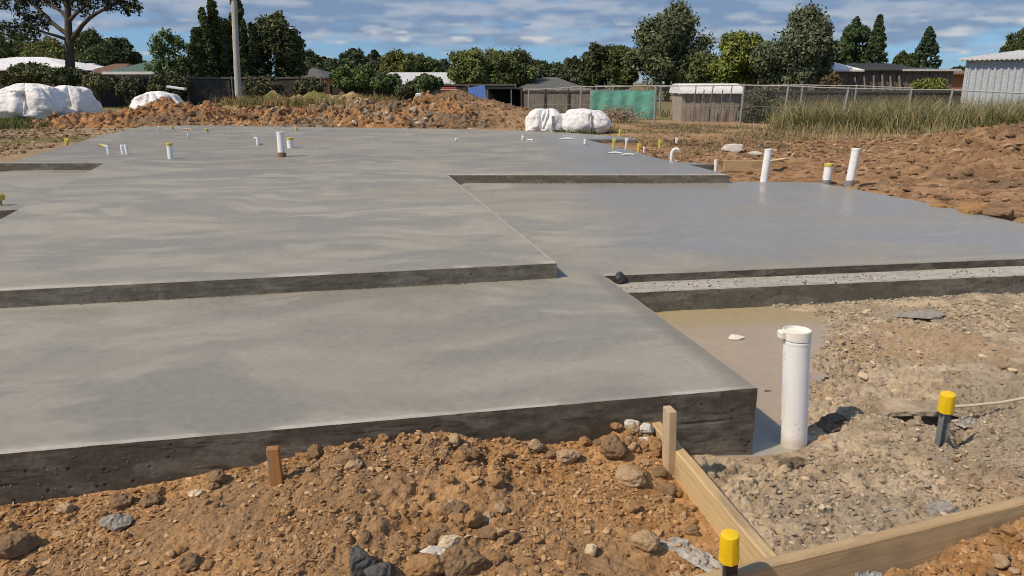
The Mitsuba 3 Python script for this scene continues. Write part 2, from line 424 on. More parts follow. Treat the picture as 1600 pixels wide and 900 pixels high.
def mud_colour(p, n, uv):
    a = fbm(p.x * 2.2, p.y * 3.4, 1.0, 3)
    u = p.y - 0.10 * (p.x - 1.0)
    yellow = smoothstep(4.36, 4.50, u + 0.16 * (a - 0.5))
    col = mix((0.335, 0.280, 0.218), (0.385, 0.312, 0.226), a)
    col = mix(col, (0.345, 0.288, 0.180), yellow)
    col = mix(col, (0.330, 0.310, 0.260), smoothstep(3.35, 3.10, p.y))
    return col * (0.94 + 0.12 * fbm(p.x * 30.0, p.y * 30.0, 0.0, 2))


bsdf('wet_mud', {'type': 'twosided', 'bsdf': {'type': 'principled', 'base_color': proc(mud_colour), 'roughness': 0.32, 'specular': 0.45}})


def wood(name, dirn, light, dark, across=(0, 0, 1)):
    d = np.array(dirn, float); d /= np.linalg.norm(d)
    e = np.cross(d, across); e /= np.linalg.norm(e)
    g = np.cross(d, e)
    d, e, g = ([float(q) for q in w] for w in (d, e, g))

    def f(p, n, uv):
        l = p.x * d[0] + p.y * d[1] + p.z * d[2]
        a = p.x * e[0] + p.y * e[1] + p.z * e[2]
        b = p.x * g[0] + p.y * g[1] + p.z * g[2]
        w = fbm(l * 1.6, a * 12.0, b * 12.0, 3)
        ring = fbm(l * 1.3, (a + 0.02 * w) * 95.0, (b + 0.03 * w) * 150.0, 4)
        col = mix(light, dark, smoothstep(0.38, 0.70, ring) * 0.8)
        stain = smoothstep(0.52, 0.70, fbm(l * 4.0, a * 9.0, b * 9.0, 3))
        col = mix(col, (0.27, 0.21, 0.145), stain * 0.6)
        return col * (0.9 + 0.2 * fbm(l * 30, a * 200.0, b * 200.0, 2))
    return bsdf(name, {'type': 'twosided', 'bsdf': {'type': 'principled', 'base_color': proc(f), 'roughness': 0.75, 'specular': 0.25}})


P1D = np.append(PL1[1] - PL1[0], 0)
P2D = np.append(PL2[1] - PL2[0], 0)
wood('timber_board', P1D, (0.56, 0.42, 0.23), (0.47, 0.33, 0.165))
wood('timber_board_front', P2D, (0.47, 0.35, 0.20), (0.38, 0.265, 0.14))
wood('timber_peg', (0, 0, 1), (0.52, 0.42, 0.29), (0.38, 0.27, 0.165), across=(0, 1, 0))
wood('timber_rust', (0, 0, 1), (0.36, 0.175, 0.06), (0.24, 0.105, 0.035), across=(0, 1, 0))


def pvc_colour(p, n, uv):
    smear = smoothstep(0.58, 0.74, fbm(p.x * 9.0, p.y * 9.0, p.z * 5.0, 4))
    splash = smoothstep(0.62, 0.70, noise(p.x * 120.0, p.y * 120.0, p.z * 90.0)) * smoothstep(0.58, 0.70, fbm(p.x * 16.0, p.y * 16.0, p.z * 12.0, 2))
    foot = smoothstep(0.07, 0.0, p.z + 0.03 * (noise(p.x * 40.0, p.y * 40.0, p.z * 40.0) - 0.5))
    col = mix((0.80, 0.81, 0.82), (0.70, 0.68, 0.63), smear * 0.7)
    col = mix(col, (0.50, 0.42, 0.32), splash * 0.4)
    return mix(col, (0.46, 0.39, 0.30), foot * 0.7)


bsdf('pvc_white', {'type': 'twosided', 'bsdf': {'type': 'principled', 'base_color': proc(pvc_colour), 'roughness': 0.32, 'specular': 0.5}})
plain('pvc_cream', (0.76, 0.74, 0.68), 0.35, 0.5, vary=0.05, scale=30)
plain('pvc_grey', (0.20, 0.20, 0.21), 0.5, 0.4)
plain('mud_skirt', (0.22, 0.13, 0.075), 0.9, 0.2, vary=0.2, scale=40)
plain('tape_yellow', (0.58, 0.47, 0.10), 0.5, 0.4)
plain('cap_yellow', (0.78, 0.52, 0.012), 0.42, 0.5, vary=0.06, scale=60)
plain('steel_black', (0.035, 0.036, 0.04), 0.5, 0.5, vary=0.3, scale=60)
plain('steel_dusty', (0.17, 0.185, 0.19), 0.75, 0.4, vary=0.45, scale=70)
plain('galv', (0.27, 0.275, 0.275), 0.5, 0.5, vary=0.1, scale=4)
plain('galv_mesh', (0.20, 0.205, 0.205), 0.6, 0.4)
plain('galv_dark', (0.15, 0.155, 0.16), 0.6, 0.4)
plain('bag_white', (0.74, 0.74, 0.75), 0.6, 0.35, vary=0.05, scale=9, bump=0.02, bscale=14)
plain('strap_grey', (0.22, 0.22, 0.23), 0.7, 0.3)
plain('pole_grey', (0.42, 0.41, 0.37), 0.85, 0.2, vary=0.12, scale=3)
plain('pole_iron', (0.05, 0.05, 0.055), 0.6, 0.3)
plain('roof_white', (0.70, 0.71, 0.72), 0.55, 0.3)
plain('roof_silver', (0.52, 0.53, 0.54), 0.5, 0.4, vary=0.08, scale=1.5)
plain('roof_green', (0.085, 0.135, 0.105), 0.6, 0.3, vary=0.06, scale=2)
plain('roof_brown', (0.15, 0.095, 0.07), 0.85, 0.2, vary=0.15, scale=3)
plain('roof_grey', (0.10, 0.105, 0.105), 0.85, 0.2, vary=0.15, scale=3)
plain('roof_dark', (0.035, 0.04, 0.042), 0.7, 0.25)
plain('wall_brick', (0.25, 0.115, 0.065), 0.9, 0.2, vary=0.2, scale=9)
plain('wall_cream', (0.45, 0.41, 0.34), 0.85, 0.2, vary=0.05, scale=3)
plain('wall_umber', (0.165, 0.135, 0.120), 0.8, 0.2, vary=0.15, scale=2)
plain('wall_orange', (0.42, 0.17, 0.085), 0.9, 0.2, vary=0.15, scale=8)
plain('window_dark', (0.02, 0.024, 0.03), 0.1, 0.6)
plain('paling_dark', (0.060, 0.056, 0.050), 0.9, 0.2, vary=0.35, scale=5)
plain('paling_grey', (0.165, 0.150, 0.130), 0.9, 0.2, vary=0.3, scale=5)
plain('paling_brown', (0.29, 0.255, 0.215), 0.9, 0.2, vary=0.3, scale=5)
plain('cloth_green', (0.15, 0.44, 0.345), 0.8, 0.2, vary=0.25, scale=5, bump=0.02, bscale=10)
plain('zinc_wall', (0.40, 0.45, 0.49), 0.42, 0.5, vary=0.06, scale=2)
plain('panel_blue', (0.03, 0.105, 0.35), 0.5, 0.4, vary=0.1, scale=4)
plain('paint_red', (0.33, 0.06, 0.045), 0.6, 0.3)
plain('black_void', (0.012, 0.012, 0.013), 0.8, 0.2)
plain('bark_gum', (0.085, 0.068, 0.055), 0.9, 0.2, vary=0.35, scale=5)
plain('bark_dark', (0.055, 0.045, 0.035), 0.95, 0.2)
by_vertex('leaf', 0.75, 0.25)
by_vertex('blade', 0.85, 0.15)
by_vertex('crumb', 0.95, 0.15)
for nm, c, v in (('clod_orange', (0.30, 0.178, 0.085), 0.3), ('clod_brown', (0.22, 0.145, 0.085), 0.3), ('clod_pale', (0.38, 0.27, 0.165), 0.25),
                 ('stone_cream', (0.58, 0.47, 0.32), 0.2), ('stone_slate', (0.092, 0.094, 0.092), 0.3), ('stone_chalk', (0.55, 0.52, 0.47), 0.22), ('stone_ash', (0.28, 0.262, 0.232), 0.4)):
    plain(nm, c, 0.95, 0.15, vary=v, scale=60, bump=0.02, bscale=90)
# ------------------------------------------------------------------ the concrete slab
ZU, ZL, ZR = 0.404, 0.300, 0.244


def resample(poly, step, jitter, seed):
    r = np.random.default_rng(seed)
    out = []
    P_ = np.array(poly, float)
    for a, b in zip(P_, np.roll(P_, -1, 0)):
        L = np.hypot(*(b - a))
        st = step if min(np.hypot(*a), np.hypot(*b)) < 9 else step * 4
        n = max(1, int(L / st))
        u = (b - a) / L
        nn = np.array([u[1], -u[0]])
        for i in range(n):
            q = a + (b - a) * i / n
            if i:
                q = q + nn * r.normal(0, jitter)
            out.append(q)
    return np.array(out)


def slab_body(poly, z0, z1, step=0.05, jitter=0.0012, bevel=0.007, rows=9, seed=1, relief=0.004, key=None):
    """Top sheet and side skin of a slab cast from z0 to z1: arrises rubbed off, sides slightly uneven."""
    p = resample(poly, step, jitter, seed)
    if sg.Polygon(p).exterior.is_ccw is False:
        p = p[::-1]
    e = np.roll(p, -1, 0) - p
    e /= np.linalg.norm(e, axis=1, keepdims=True)
    nrm = np.stack([e[:, 1], -e[:, 0]], 1)
    prev = np.roll(nrm, 1, 0)
    nv = nrm + prev
    nv /= np.maximum((nv * nrm).sum(1, keepdims=True), 0.35)
    wob = bevel * (0.7 + 0.9 * meshkit.noise(np.stack([p[:, 0] * 9, p[:, 1] * 9, p[:, 0] * 0], -1), seed))[:, None]
    inner = p - nv * wob
    v2, f2 = trimesh.creation.triangulate_polygon(sg.Polygon(inner), engine='earcut')
    top = trimesh.Trimesh(np.column_stack([v2, np.full(len(v2), z1)]), f2, process=False)
    if top.face_normals[:, 2].mean() < 0:
        top.invert()
    # skin: arris strip, then rows down the face
    zs = [z1, *np.linspace(z1 - bevel * 0.8, z0, rows)]
    rings = [np.column_stack([inner, np.full(len(p), z1)])]
    for z in zs[1:]:
        q = np.column_stack([p, np.full(len(p), z)])
        d = relief * 2 * (meshkit.fbm(q * np.array([6, 6, 16.0]), 4, seed + 3) - 0.5)
        d *= min(1.0, (z1 - z) / 0.02)
        q[:, :2] += nv * d[:, None]
        rings.append(q)
    n = len(p)
    v = np.vstack(rings)
    f = []
    i = np.arange(n); j = (i + 1) % n
    for k in range(len(rings) - 1):
        a, b, c, d = k * n + i, k * n + j, (k + 1) * n + j, (k + 1) * n + i
        f += [np.stack([a, d, c], 1), np.stack([a, c, b], 1)]
    skin = trimesh.Trimesh(v, np.vstack(f[2:]), process=False)
    lip = trimesh.Trimesh(v[:2 * n], np.vstack(f[:2]), process=False)
    return cat([top, lip]), skin


# outline of the upper pour, counter-clockwise seen from above
UP_A, UP_B = np.array((0.283, 4.793)), np.array((-2.807, 4.117))
UP_DIR = (UP_B - UP_A) / np.hypot(*(UP_B - UP_A))
WING_IN = np.array((-5.809, 11.159))
LEFT_DIR = np.array((-4.453, 6.971)) - WING_IN
LEFT_DIR /= np.hypot(*LEFT_DIR)
# where the upper pour's left edge meets its front edge, out of frame
_t = np.linalg.solve(np.stack([UP_DIR, -LEFT_DIR], 1), WING_IN - UP_A)
UP_C = UP_A + UP_DIR * _t[0]
UPPER = [tuple(UP_A), (-0.793, 9.662), (2.695, 9.662), (2.463, 10.916), (2.836, 10.978), (2.636, 11.122), (2.41, 11.261), (2.304, 11.52),
         (2.128, 12.193), (2.055, 13.01), (1.478, 15.992), (2.523, 15.955), (2.569, 16.335), (1.833, 17.41), (1.178, 18.192), (0, 18.941),
         (-1.916, 19.753), (-6.027, 20.73), (-8.639, 21.403), (-9.663, 20.699), (-8.915, 17.065), (-8.147, 14.534), (-7.215, 11.28), (-6.745, 9.732), (-7.641, 11.132), tuple(WING_IN), tuple(UP_C)]
UPPER.pop(23)
LOW_A, LOW_B = np.array((1.005, 2.971)), np.array((-1.721, 2.384))
LOW_DIR = (LOW_B - LOW_A) / np.hypot(*(LOW_B - LOW_A))
STEP_A, STEP_B = np.array((0.6, 4.877)), np.array((3.633, 5.384))
STEP_DIR = (STEP_B - STEP_A) / np.hypot(*(STEP_B - STEP_A))
R_A, R_B = np.array((3.988, 9.184)), np.array((4.533, 6.798))
_t = np.linalg.solve(np.stack([STEP_DIR, -(R_B - R_A)], 1), R_A - STEP_A)
STEP_C = STEP_A + STEP_DIR * _t[0]
LOWER = [tuple(LOW_A), tuple(STEP_A), tuple(STEP_C), tuple(R_B), (4.272, 8.197), tuple(R_A), (3.827, 9.735), (2.43, 9.854), (0.6, 10.2), (-0.5, 9.9), (-2.2, 5.0), tuple(np.array(UP_A) + np.array(UP_DIR) * 4.2 + np.array([0, 0.4])), tuple(LOW_A + LOW_DIR * 4.6)]
WING_LOW = [tuple(WING_IN + np.array([0.5, 0.35])), tuple(WING_IN + np.array([-1.2, 0.22])), (-7.305, 10.733), (-7.738, 8.849), (-6.391, 7.474), (-5.024, 7.568), (-4.858, 7.625), tuple(np.array((-4.453, 6.971)) + np.array([0.6, -0.1]))]
LEDGE_IN0, LEDGE_IN1 = STEP_A, STEP_C
_n = np.array([STEP_DIR[1], -STEP_DIR[0]])
EDGE_DIR = (LOW_A - STEP_A) / np.hypot(*(LOW_A - STEP_A))
LEDGE = [tuple(STEP_A + STEP_DIR * -0.25 + _n * -0.1), tuple(STEP_A + STEP_DIR * -0.25 + _n * 0.215), tuple(STEP_C + _n * 0.235), tuple(STEP_C + _n * -0.1)]

slab = thing('concrete_slab', 'freshly poured grey concrete house slab with stepped levels and trowelled sheen', 'concrete slab')
top, skin = slab_body(LOWER, -0.12, ZL, seed=3, rows=12, relief=0.006)
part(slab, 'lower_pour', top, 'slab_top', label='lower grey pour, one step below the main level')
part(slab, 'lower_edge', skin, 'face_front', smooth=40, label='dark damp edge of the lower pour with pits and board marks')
top, skin = slab_body(UPPER, 0.05, ZU, seed=5, rows=12, relief=0.004)
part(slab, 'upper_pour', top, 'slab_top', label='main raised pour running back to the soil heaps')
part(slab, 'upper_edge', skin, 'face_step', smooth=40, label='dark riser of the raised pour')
top, skin = slab_body(WING_LOW, 0.0, ZL - 0.003, seed=8, rows=5)
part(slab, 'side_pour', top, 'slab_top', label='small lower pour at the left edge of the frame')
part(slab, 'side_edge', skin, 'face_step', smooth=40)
top, skin = slab_body(LEDGE, -0.05, ZR, seed=9, rows=8, relief=0.005, bevel=0.010, jitter=0.003)
part(slab, 'rebate_ledge', top, 'ledge_top', label='narrow rebate ledge with grit along the right step')
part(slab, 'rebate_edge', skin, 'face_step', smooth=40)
# ------------------------------------------------------------------ the ground
def steps(a, b, s):
    return np.arange(a, b, s)


def grow(a, b, s0, ratio):
    out, s = [a], s0
    while out[-1] < b:
        out.append(out[-1] + s); s *= ratio
    return np.array(out)


gx = np.concatenate([-grow(2.4, 2500, 0.012, 1.075)[::-1], steps(-2.4 + 0.010, 2.5, 0.010), steps(2.5, 4.2, 0.02), grow(4.2, 2500, 0.025, 1.06)])
gy = np.concatenate([[-60, -20, -8, -3, -1, 0, .6, 1.0, 1.3, 1.5], steps(1.6, 3.3, 0.010), steps(3.3, 5.6, 0.018), grow(5.6, 3500, 0.025, 1.03)])
GX, GY = np.meshgrid(gx, gy)
MUD = np.array([(0.858, 5.013), (1.085, 4.869), (1.664, 4.854), (1.924, 4.714), (1.955, 4.487), (1.787, 4.18), (1.577, 3.848), (1.413, 3.589), (1.284, 3.378), (1.269, 3.225), (1.35, 3.12), (1.249, 2.998), (1.006, 2.928), (0.836, 2.906), (0.72, 3.082)])
mud_poly = sg.Polygon(MUD)


def lumps(x, y, z):
    """Clods and crumbs of the turned soil: coarser further off, finer at the camera."""
    p = np.stack([x, y, z * 0], -1)
    d = np.hypot(x, y)
    near = np.clip((6.5 - d) / 2.5, 0, 1)
    out = np.zeros_like(x)
    m = near > 0
    q = p[m]
    r1 = meshkit.noise(q * 7.0, 1); r2 = meshkit.noise(q * 17.0, 2); r3 = meshkit.noise(q * 39.0, 3); r4 = meshkit.noise(q * 80.0, 4)
    patch = 0.25 + 1.5 * meshkit.noise(q * 2.3, 9) ** 2 + 0.75 * np.clip((q[:, 0] - 0.7) / 0.2, 0, 1)
    out[m] = near[m] * patch * (0.022 * (r1 - 0.5) + 0.022 * (np.abs(r2 - 0.5) * 2 - 0.5) + 0.020 * (np.abs(r3 - 0.5) * -2 + 0.5) + 0.013 * (r4 - 0.5))
    m = (near < 1) & (d < 60)
    q = p[m]
    f = meshkit.fbm(q * 1.3, 3, 14) - 0.5
    g = np.abs(meshkit.noise(q * 4.2, 15) - 0.5) * 2 - 0.4
    h = meshkit.noise(q * 10.0, 16) - 0.5
    rough = np.clip((np.abs(x[m]) - 2.0) / 1.5, 0.3, 1) * np.clip((22 - d[m]) / 4, 0.3, 1) * np.where(x[m] < 0, 0.55, 1.0)
    out[m] += (1 - near[m]) * rough * (0.10 * f + 0.05 * g + 0.03 * h)
    return out


BASE = base_height(GX, GY)
k_mud = np.clip(shapely.distance(mud_poly, shapely.points(np.stack([GX, GY], -1))) / 0.045, 0, 1)
bed_inner = np.clip(shapely.distance(mud_poly.boundary, shapely.points(np.stack([GX, GY], -1))) / 0.10, 0, 1) * (k_mud == 0)
# the board between heap and yard, the peg and the picket stand in calmer soil
GZ = BASE + lumps(GX, GY, BASE) * (0.15 + 0.85 * k_mud) - 0.03 * bed_inner
# the small washed-out hole beside the capped picket on the right
hx, hy = (1.861, 3.211)
hole = np.exp(-(((GX - hx) / 0.135) ** 2 + ((GY - hy - 0.035) / 0.095) ** 2) ** 3) * 2.2
hx2, hy2 = (1.91, 3.027)
hole = np.maximum(hole, 0.8 * np.exp(-(((GX - hx2) * 0.8 + (GY - hy2) * -0.6) / 0.04) ** 2 - (((GX - hx2) * 0.6 + (GY - hy2) * 0.8) / 0.13) ** 2))
GZ -= 0.10 * hole
lower_poly, upper_poly, wing_poly, ledge_poly = (sg.Polygon(q) for q in (LOWER, UPPER, WING_LOW, LEDGE))
cover = shapely.union_all([lower_poly, upper_poly, wing_poly, ledge_poly])
inside = shapely.contains_xy(cover.buffer(-0.10), GX, GY)
GZ = np.where(shapely.contains_xy(lower_poly.buffer(0.03), GX, GY), np.minimum(GZ, 0.255), GZ)
GZ = np.where(shapely.contains_xy(upper_poly.buffer(0.03), GX, GY), np.minimum(GZ, 0.37), GZ)
GZ = np.where(shapely.contains_xy(wing_poly.buffer(0.05), GX, GY), np.minimum(GZ, 0.2), GZ)
GZ = np.where(shapely.contains_xy(ledge_poly.buffer(0.005), GX, GY), np.minimum(GZ, 0.12), GZ)
ny, nx = GX.shape
idx = np.arange(nx * ny).reshape(ny, nx)
quads = np.stack([idx[:-1, :-1], idx[:-1, 1:], idx[1:, 1:], idx[1:, :-1]], -1)
hid = inside[:-1, :-1] & inside[:-1, 1:] & inside[1:, 1:] & inside[1:, :-1]
quads = quads[~hid]
gv = np.column_stack([GX.ravel(), GY.ravel(), GZ.ravel()])
gf = np.vstack([quads[:, [0, 1, 2]], quads[:, [0, 2, 3]]])
used = np.zeros(len(gv), bool); used[gf.ravel()] = True
remap = np.cumsum(used) - 1
solo('ground', trimesh.Trimesh(gv[used], remap[gf], process=False), 'soil', kind='structure', smooth=True)


def ground_at(x, y):
    """Height of the finished ground sheet (bilinear)."""
    i = np.clip(np.searchsorted(gx, x) - 1, 0, nx - 2); j = np.clip(np.searchsorted(gy, y) - 1, 0, ny - 2)
    u = (x - gx[i]) / (gx[i + 1] - gx[i]); w = (y - gy[j]) / (gy[j + 1] - gy[j])
    return GZ[j, i] * (1 - u) * (1 - w) + GZ[j, i + 1] * u * (1 - w) + GZ[j + 1, i] * (1 - u) * w + GZ[j + 1, i + 1] * u * w


# wet slurry standing between slab, step and drain pipe
mp = mud_poly.buffer(0.10)
bx0, by0, bx1, by1 = mp.bounds
mx, my = np.arange(bx0, bx1, 0.025), np.arange(by0, by1, 0.025)
MX, MY = np.meshgrid(mx, my)
mz = base_height(MX, MY) - 0.006
mi_ = np.arange(MX.size).reshape(MX.shape)
q = np.stack([mi_[:-1, :-1], mi_[:-1, 1:], mi_[1:, 1:], mi_[1:, :-1]], -1)
okq = shapely.contains_xy(mp, MX, MY)
q = q[okq[:-1, :-1] & okq[:-1, 1:] & okq[1:, 1:] & okq[1:, :-1]]
solo('puddle', trimesh.Trimesh(np.column_stack([MX.ravel(), MY.ravel(), mz.ravel()]), np.vstack([q[:, [0, 1, 2]], q[:, [0, 2, 3]]]), process=False), 'wet_mud', kind='structure', smooth=True)


# ------------------------------------------------------------------ soil heaps
def heap(name, label, cat_, mat, spine, step, seed, rough=0.16, fine=0.05, sharp=1.0):
    """A spoil heap: cones along a spine of (x, y, radius x, radius y, height), broken up into clods."""
    s = np.array(spine)
    x0, x1 = (s[:, 0] - s[:, 2] * 1.25).min(), (s[:, 0] + s[:, 2] * 1.25).max()
    y0, y1 = (s[:, 1] - s[:, 3] * 1.25).min(), (s[:, 1] + s[:, 3] * 1.25).max()
    X, Y = np.meshgrid(np.arange(x0, x1, step), np.arange(y0, y1, step))
    h = np.full(X.shape, -1.0)
    for cx, cy, rx, ry, hh in s:
        d = np.sqrt(((X - cx) / rx) ** 2 + ((Y - cy) / ry) ** 2)
        h = np.maximum(h, hh * (1 - d) * (1 + 0.6 * np.clip(d, 0, 1) * (1 - sharp)) + hh * 0.10 * np.cos(np.clip(d, 0, 1) * np.pi * 0.5) - 0.02)
    p = np.stack([X, Y, X * 0], -1)
    n = rough * 1.4 * (meshkit.fbm(p * 1.6, 3, seed) - 0.5) + fine * (np.abs(meshkit.noise(p * 5.5, seed + 1) - 0.5) * 2.4 - 0.6) + fine * 0.8 * (0.5 - np.abs(meshkit.noise(p * 11, seed + 2) - 0.5) * 2) + fine * 0.7 * (meshkit.noise(p * 20, seed + 4) - 0.5)
    n *= np.clip(h / 0.25 + 0.35, 0.0, 1)
    Z = base_height(X, Y) + h + n
    keep = h > -0.12
    ii = np.arange(X.size).reshape(X.shape)
    q = np.stack([ii[:-1, :-1], ii[:-1, 1:], ii[1:, 1:], ii[1:, :-1]], -1)
    q = q[(keep[:-1, :-1] & keep[:-1, 1:] & keep[1:, 1:] & keep[1:, :-1])]
    v = np.column_stack([X.ravel(), Y.ravel(), Z.ravel()])
    f = np.vstack([q[:, [0, 1, 2]], q[:, [0, 2, 3]]])
    u = np.zeros(len(v), bool); u[f.ravel()] = True
    m = trimesh.Trimesh(v[u], (np.cumsum(u) - 1)[f], process=False)
    k = solo(name, m, mat, label, cat_, smooth=True)
    return k, m


def scatter_on(parent, mesh, n, seed, smin, smax, mats, name='boulder', colours=None, squash=0.8):
    """Loose lumps lying on a heap, as one part."""
    r = np.random.default_rng(seed)
    tri = mesh.triangles_center
    up = mesh.face_normals[:, 2]
    pick = r.choice(len(tri), n)
    out, cols = [], []
    for i in pick:
        s = smin * (smax / smin) ** (r.random() ** 2.6)
        m = (ROCKS_LOW if s > 0.06 else ROCKS_TINY)[r.integers(8)]
        R = trimesh.transformations.random_rotation_matrix(r.random(3))[:3, :3]
        v = (m.vertices * r.uniform(0.75, 1.25, (len(m.vertices), 1))) @ R.T * np.array([1.15, 1.0, squash]) * s + tri[i] + np.array([0, 0, s * 0.2])
        out.append((v, m.faces))
        c = np.array(colours[r.integers(len(colours))]) * r.uniform(0.75, 1.25)
        cols.append(np.tile(c, (len(v), 1)))
    at_ = np.cumsum([0] + [len(v) for v, _ in out])
    big = trimesh.Trimesh(np.vstack([v for v, _ in out]), np.vstack([f + a for (_, f), a in zip(out, at_)]), process=False)
    part(parent, name, big, 'crumb', color=np.vstack(cols), kind='stuff')


ROCKS_LOW = [rock(100 + i, sub=1, rough=0.3, cuts=5, flat=0.8) for i in range(8)]
ROCKS_TINY = [rock(130 + i, sub=0, rough=0.3, cuts=3, flat=0.8) for i in range(8)]
EARTH = [(0.28, 0.155, 0.074), (0.22, 0.122, 0.062), (0.33, 0.205, 0.11), (0.18, 0.118, 0.074), (0.30, 0.185, 0.098)]
EARTH_DARK = [(0.21, 0.130, 0.072), (0.17, 0.106, 0.062), (0.26, 0.172, 0.10), (0.145, 0.098, 0.062)]
EARTH_GREY = EARTH + EARTH + [(0.27, 0.23, 0.175), (0.20, 0.165, 0.125), (0.48, 0.42, 0.33)]
hp = [(*(-12.817, 23.366), 0, 0)]
k, m = heap('soil_heap', 'low red-brown clay heap at the left, in front of the white bulk bags', 'soil heap', 'heap_red',
            [(-11.2, 23.0, 1.6, 1.8, 0.45), (-10.2, 23.6, 1.8, 1.8, 0.68), (-8.9, 23.6, 1.7, 1.8, 0.56), (-7.9, 24.0, 1.5, 1.8, 0.46), (-12.4, 22.8, 1.5, 1.5, 0.32), (-9.6, 22.6, 2.6, 1.3, 0.40)], 0.05, 31, rough=0.32, fine=0.15)
scatter_on(k, m, 2600, 1, 0.012, 0.10, None, 'lump', colours=EARTH)
k, m = heap('soil_heap', 'long low orange clay heap with pale stones across the back of the slab', 'soil heap', 'heap_mixed',
            [(-6.6, 23.6, 1.9, 1.8, 0.42), (-5.4, 23.4, 1.9, 1.8, 0.48), (-4.3, 23.2, 1.8, 1.8, 0.62), (-3.3, 23.0, 1.8, 1.9, 0.70), (-2.5, 22.8, 1.7, 1.8, 0.74), (-1.7, 22.6, 1.7, 1.8, 0.70), (-3.8, 21.9, 3.0, 1.2, 0.40), (-6.4, 22.5, 2.4, 1.2, 0.40)], 0.05, 47, rough=0.28, fine=0.15)
scatter_on(k, m, 4200, 2, 0.012, 0.12, None, 'lump', colours=EARTH_GREY)
k, m = heap('soil_heap', 'smooth brown conical heap of fine fill behind the middle of the slab', 'soil heap', 'heap_brown',
            [(-1.60, 23.4, 2.6, 2.2, 0.96), (-0.7, 23.2, 2.5, 2.0, 0.70)], 0.055, 61, rough=0.10, fine=0.05, sharp=0.8)
scatter_on(k, m, 2200, 3, 0.010, 0.05, None, 'lump', colours=EARTH_DARK)
k, m = heap('soil_heap', 'weedy mound of stones and dry earth around the foot of the pole', 'soil heap', 'heap_grassy',
            [(-8.3, 27.5, 2.4, 2.2, 0.75), (-6.6, 27.2, 2.6, 2.2, 0.86), (-5.3, 26.8, 2.2, 2.0, 0.80), (-9.8, 29, 2.4, 2, .6)], 0.08, 71, rough=0.25, fine=0.10)
scatter_on(k, m, 400, 4, 0.03, 0.16, None, 'stone', colours=EARTH_GREY)
k, m = heap('soil_bank', 'wide bank of rough brown clay along the right of the slab', 'soil bank', 'heap_bank',
            [(6.6, 10.3, 2.3, 2.6, 0.22), (8.3, 11.6, 3.0, 3.2, 0.42), (10.4, 12.6, 3.2, 3.2, 0.45), (12.6, 12.6, 3.0, 3.4, 0.40), (8.4, 8.8, 3.2, 2.6, 0.32), (10.8, 9.5, 3.0, 3, 0.38), (6.3, 8.1, 1.5, 2.2, 0.14), (9.0, 14.0, 2.6, 2.2, 0.30), (12, 15, 3, 2.5, .3)], 0.036, 83, rough=0.16, fine=0.08)
scatter_on(k, m, 11000, 5, 0.010, 0.07, None, 'lump', colours=EARTH_DARK + [(0.36, 0.26, 0.17)], squash=0.5)

# ------------------------------------------------------------------ grass
def grass(name, label, n, area, hmin, hmax, colours, seed, width=0.012, lean=0.5, clump=0.12, kind_label=True, zoff=0.0):
    """Blades of two bent segments, gathered in tufts."""
    r = np.random.default_rng(seed)
    pts = []
    poly = sg.Polygon(area)
    x0, y0, x1, y1 = poly.bounds
    nt = max(1, n // 14)
    while len(pts) < nt:
        q = r.uniform((x0, y0), (x1, y1), (nt * 3, 2))
        q = q[shapely.contains_xy(poly, q[:, 0], q[:, 1])]
        dens = meshkit.fbm(np.column_stack([q * 0.7, q[:, 0] * 0]), 2, seed)
        pts += list(q[r.random(len(q)) < np.clip((dens - 0.3) / 0.3, 0.08, 1)])
    tuft = np.array(pts[:nt])
    ti = r.integers(nt, size=n)
    b = tuft[ti] + r.normal(0, clump, (n, 2))
    z = ground_at(b[:, 0], b[:, 1]) - 0.02 + zoff
    tufth = r.uniform(0.6, 1.0, nt)
    H = r.uniform(hmin, hmax, n) * tufth[ti]
    az = r.uniform(0, 2 * np.pi, n)
    l = lean * H * r.uniform(0.2, 1, n)
    dx, dy = np.cos(az), np.sin(az)
    fa = r.uniform(0, 2 * np.pi, n)
    wx, wy = np.cos(fa) * width, np.sin(fa) * width
    P0 = np.column_stack([b, z])
    P1 = P0 + np.column_stack([dx * l * 0.35, dy * l * 0.35, H * 0.6])
    P2 = P0 + np.column_stack([dx * l, dy * l, H])
    W = np.column_stack([wx, wy, 0 * wx])
    v = np.stack([P0 - W, P0 + W, P1 - W * 0.8, P1 + W * 0.8, P2], 1).reshape(-1, 3)
    o = np.arange(n)[:, None] * 5
    f = np.concatenate([o + [0, 1, 3], o + [0, 3, 2], o + [2, 3, 4]])
    c = np.array(colours)[r.integers(len(colours), size=n)] * r.uniform(0.7, 1.3, (n, 1)) * np.repeat(r.uniform(0.8, 1.2, nt), 1)[ti][:, None]
    col = np.repeat(c, 5, 0)
    k = thing(name, label, 'grass', kind='stuff')
    put(k, trimesh.Trimesh(v, f, process=False), 'blade', color=col)


STRAW = [(0.36, 0.30, 0.165), (0.30, 0.245, 0.13), (0.40, 0.34, 0.20), (0.25, 0.215, 0.12), (0.20, 0.185, 0.085)]
GREEN = [(0.085, 0.125, 0.035), (0.11, 0.15, 0.045), (0.07, 0.10, 0.03), (0.16, 0.16, 0.06), (0.20, 0.18, 0.07)]
MIXED = [(0.26, 0.20, 0.12), (0.22, 0.17, 0.10), (0.30, 0.24, 0.15), (0.12, 0.12, 0.05), (0.15, 0.14, 0.06), (0.19, 0.14, 0.085)]
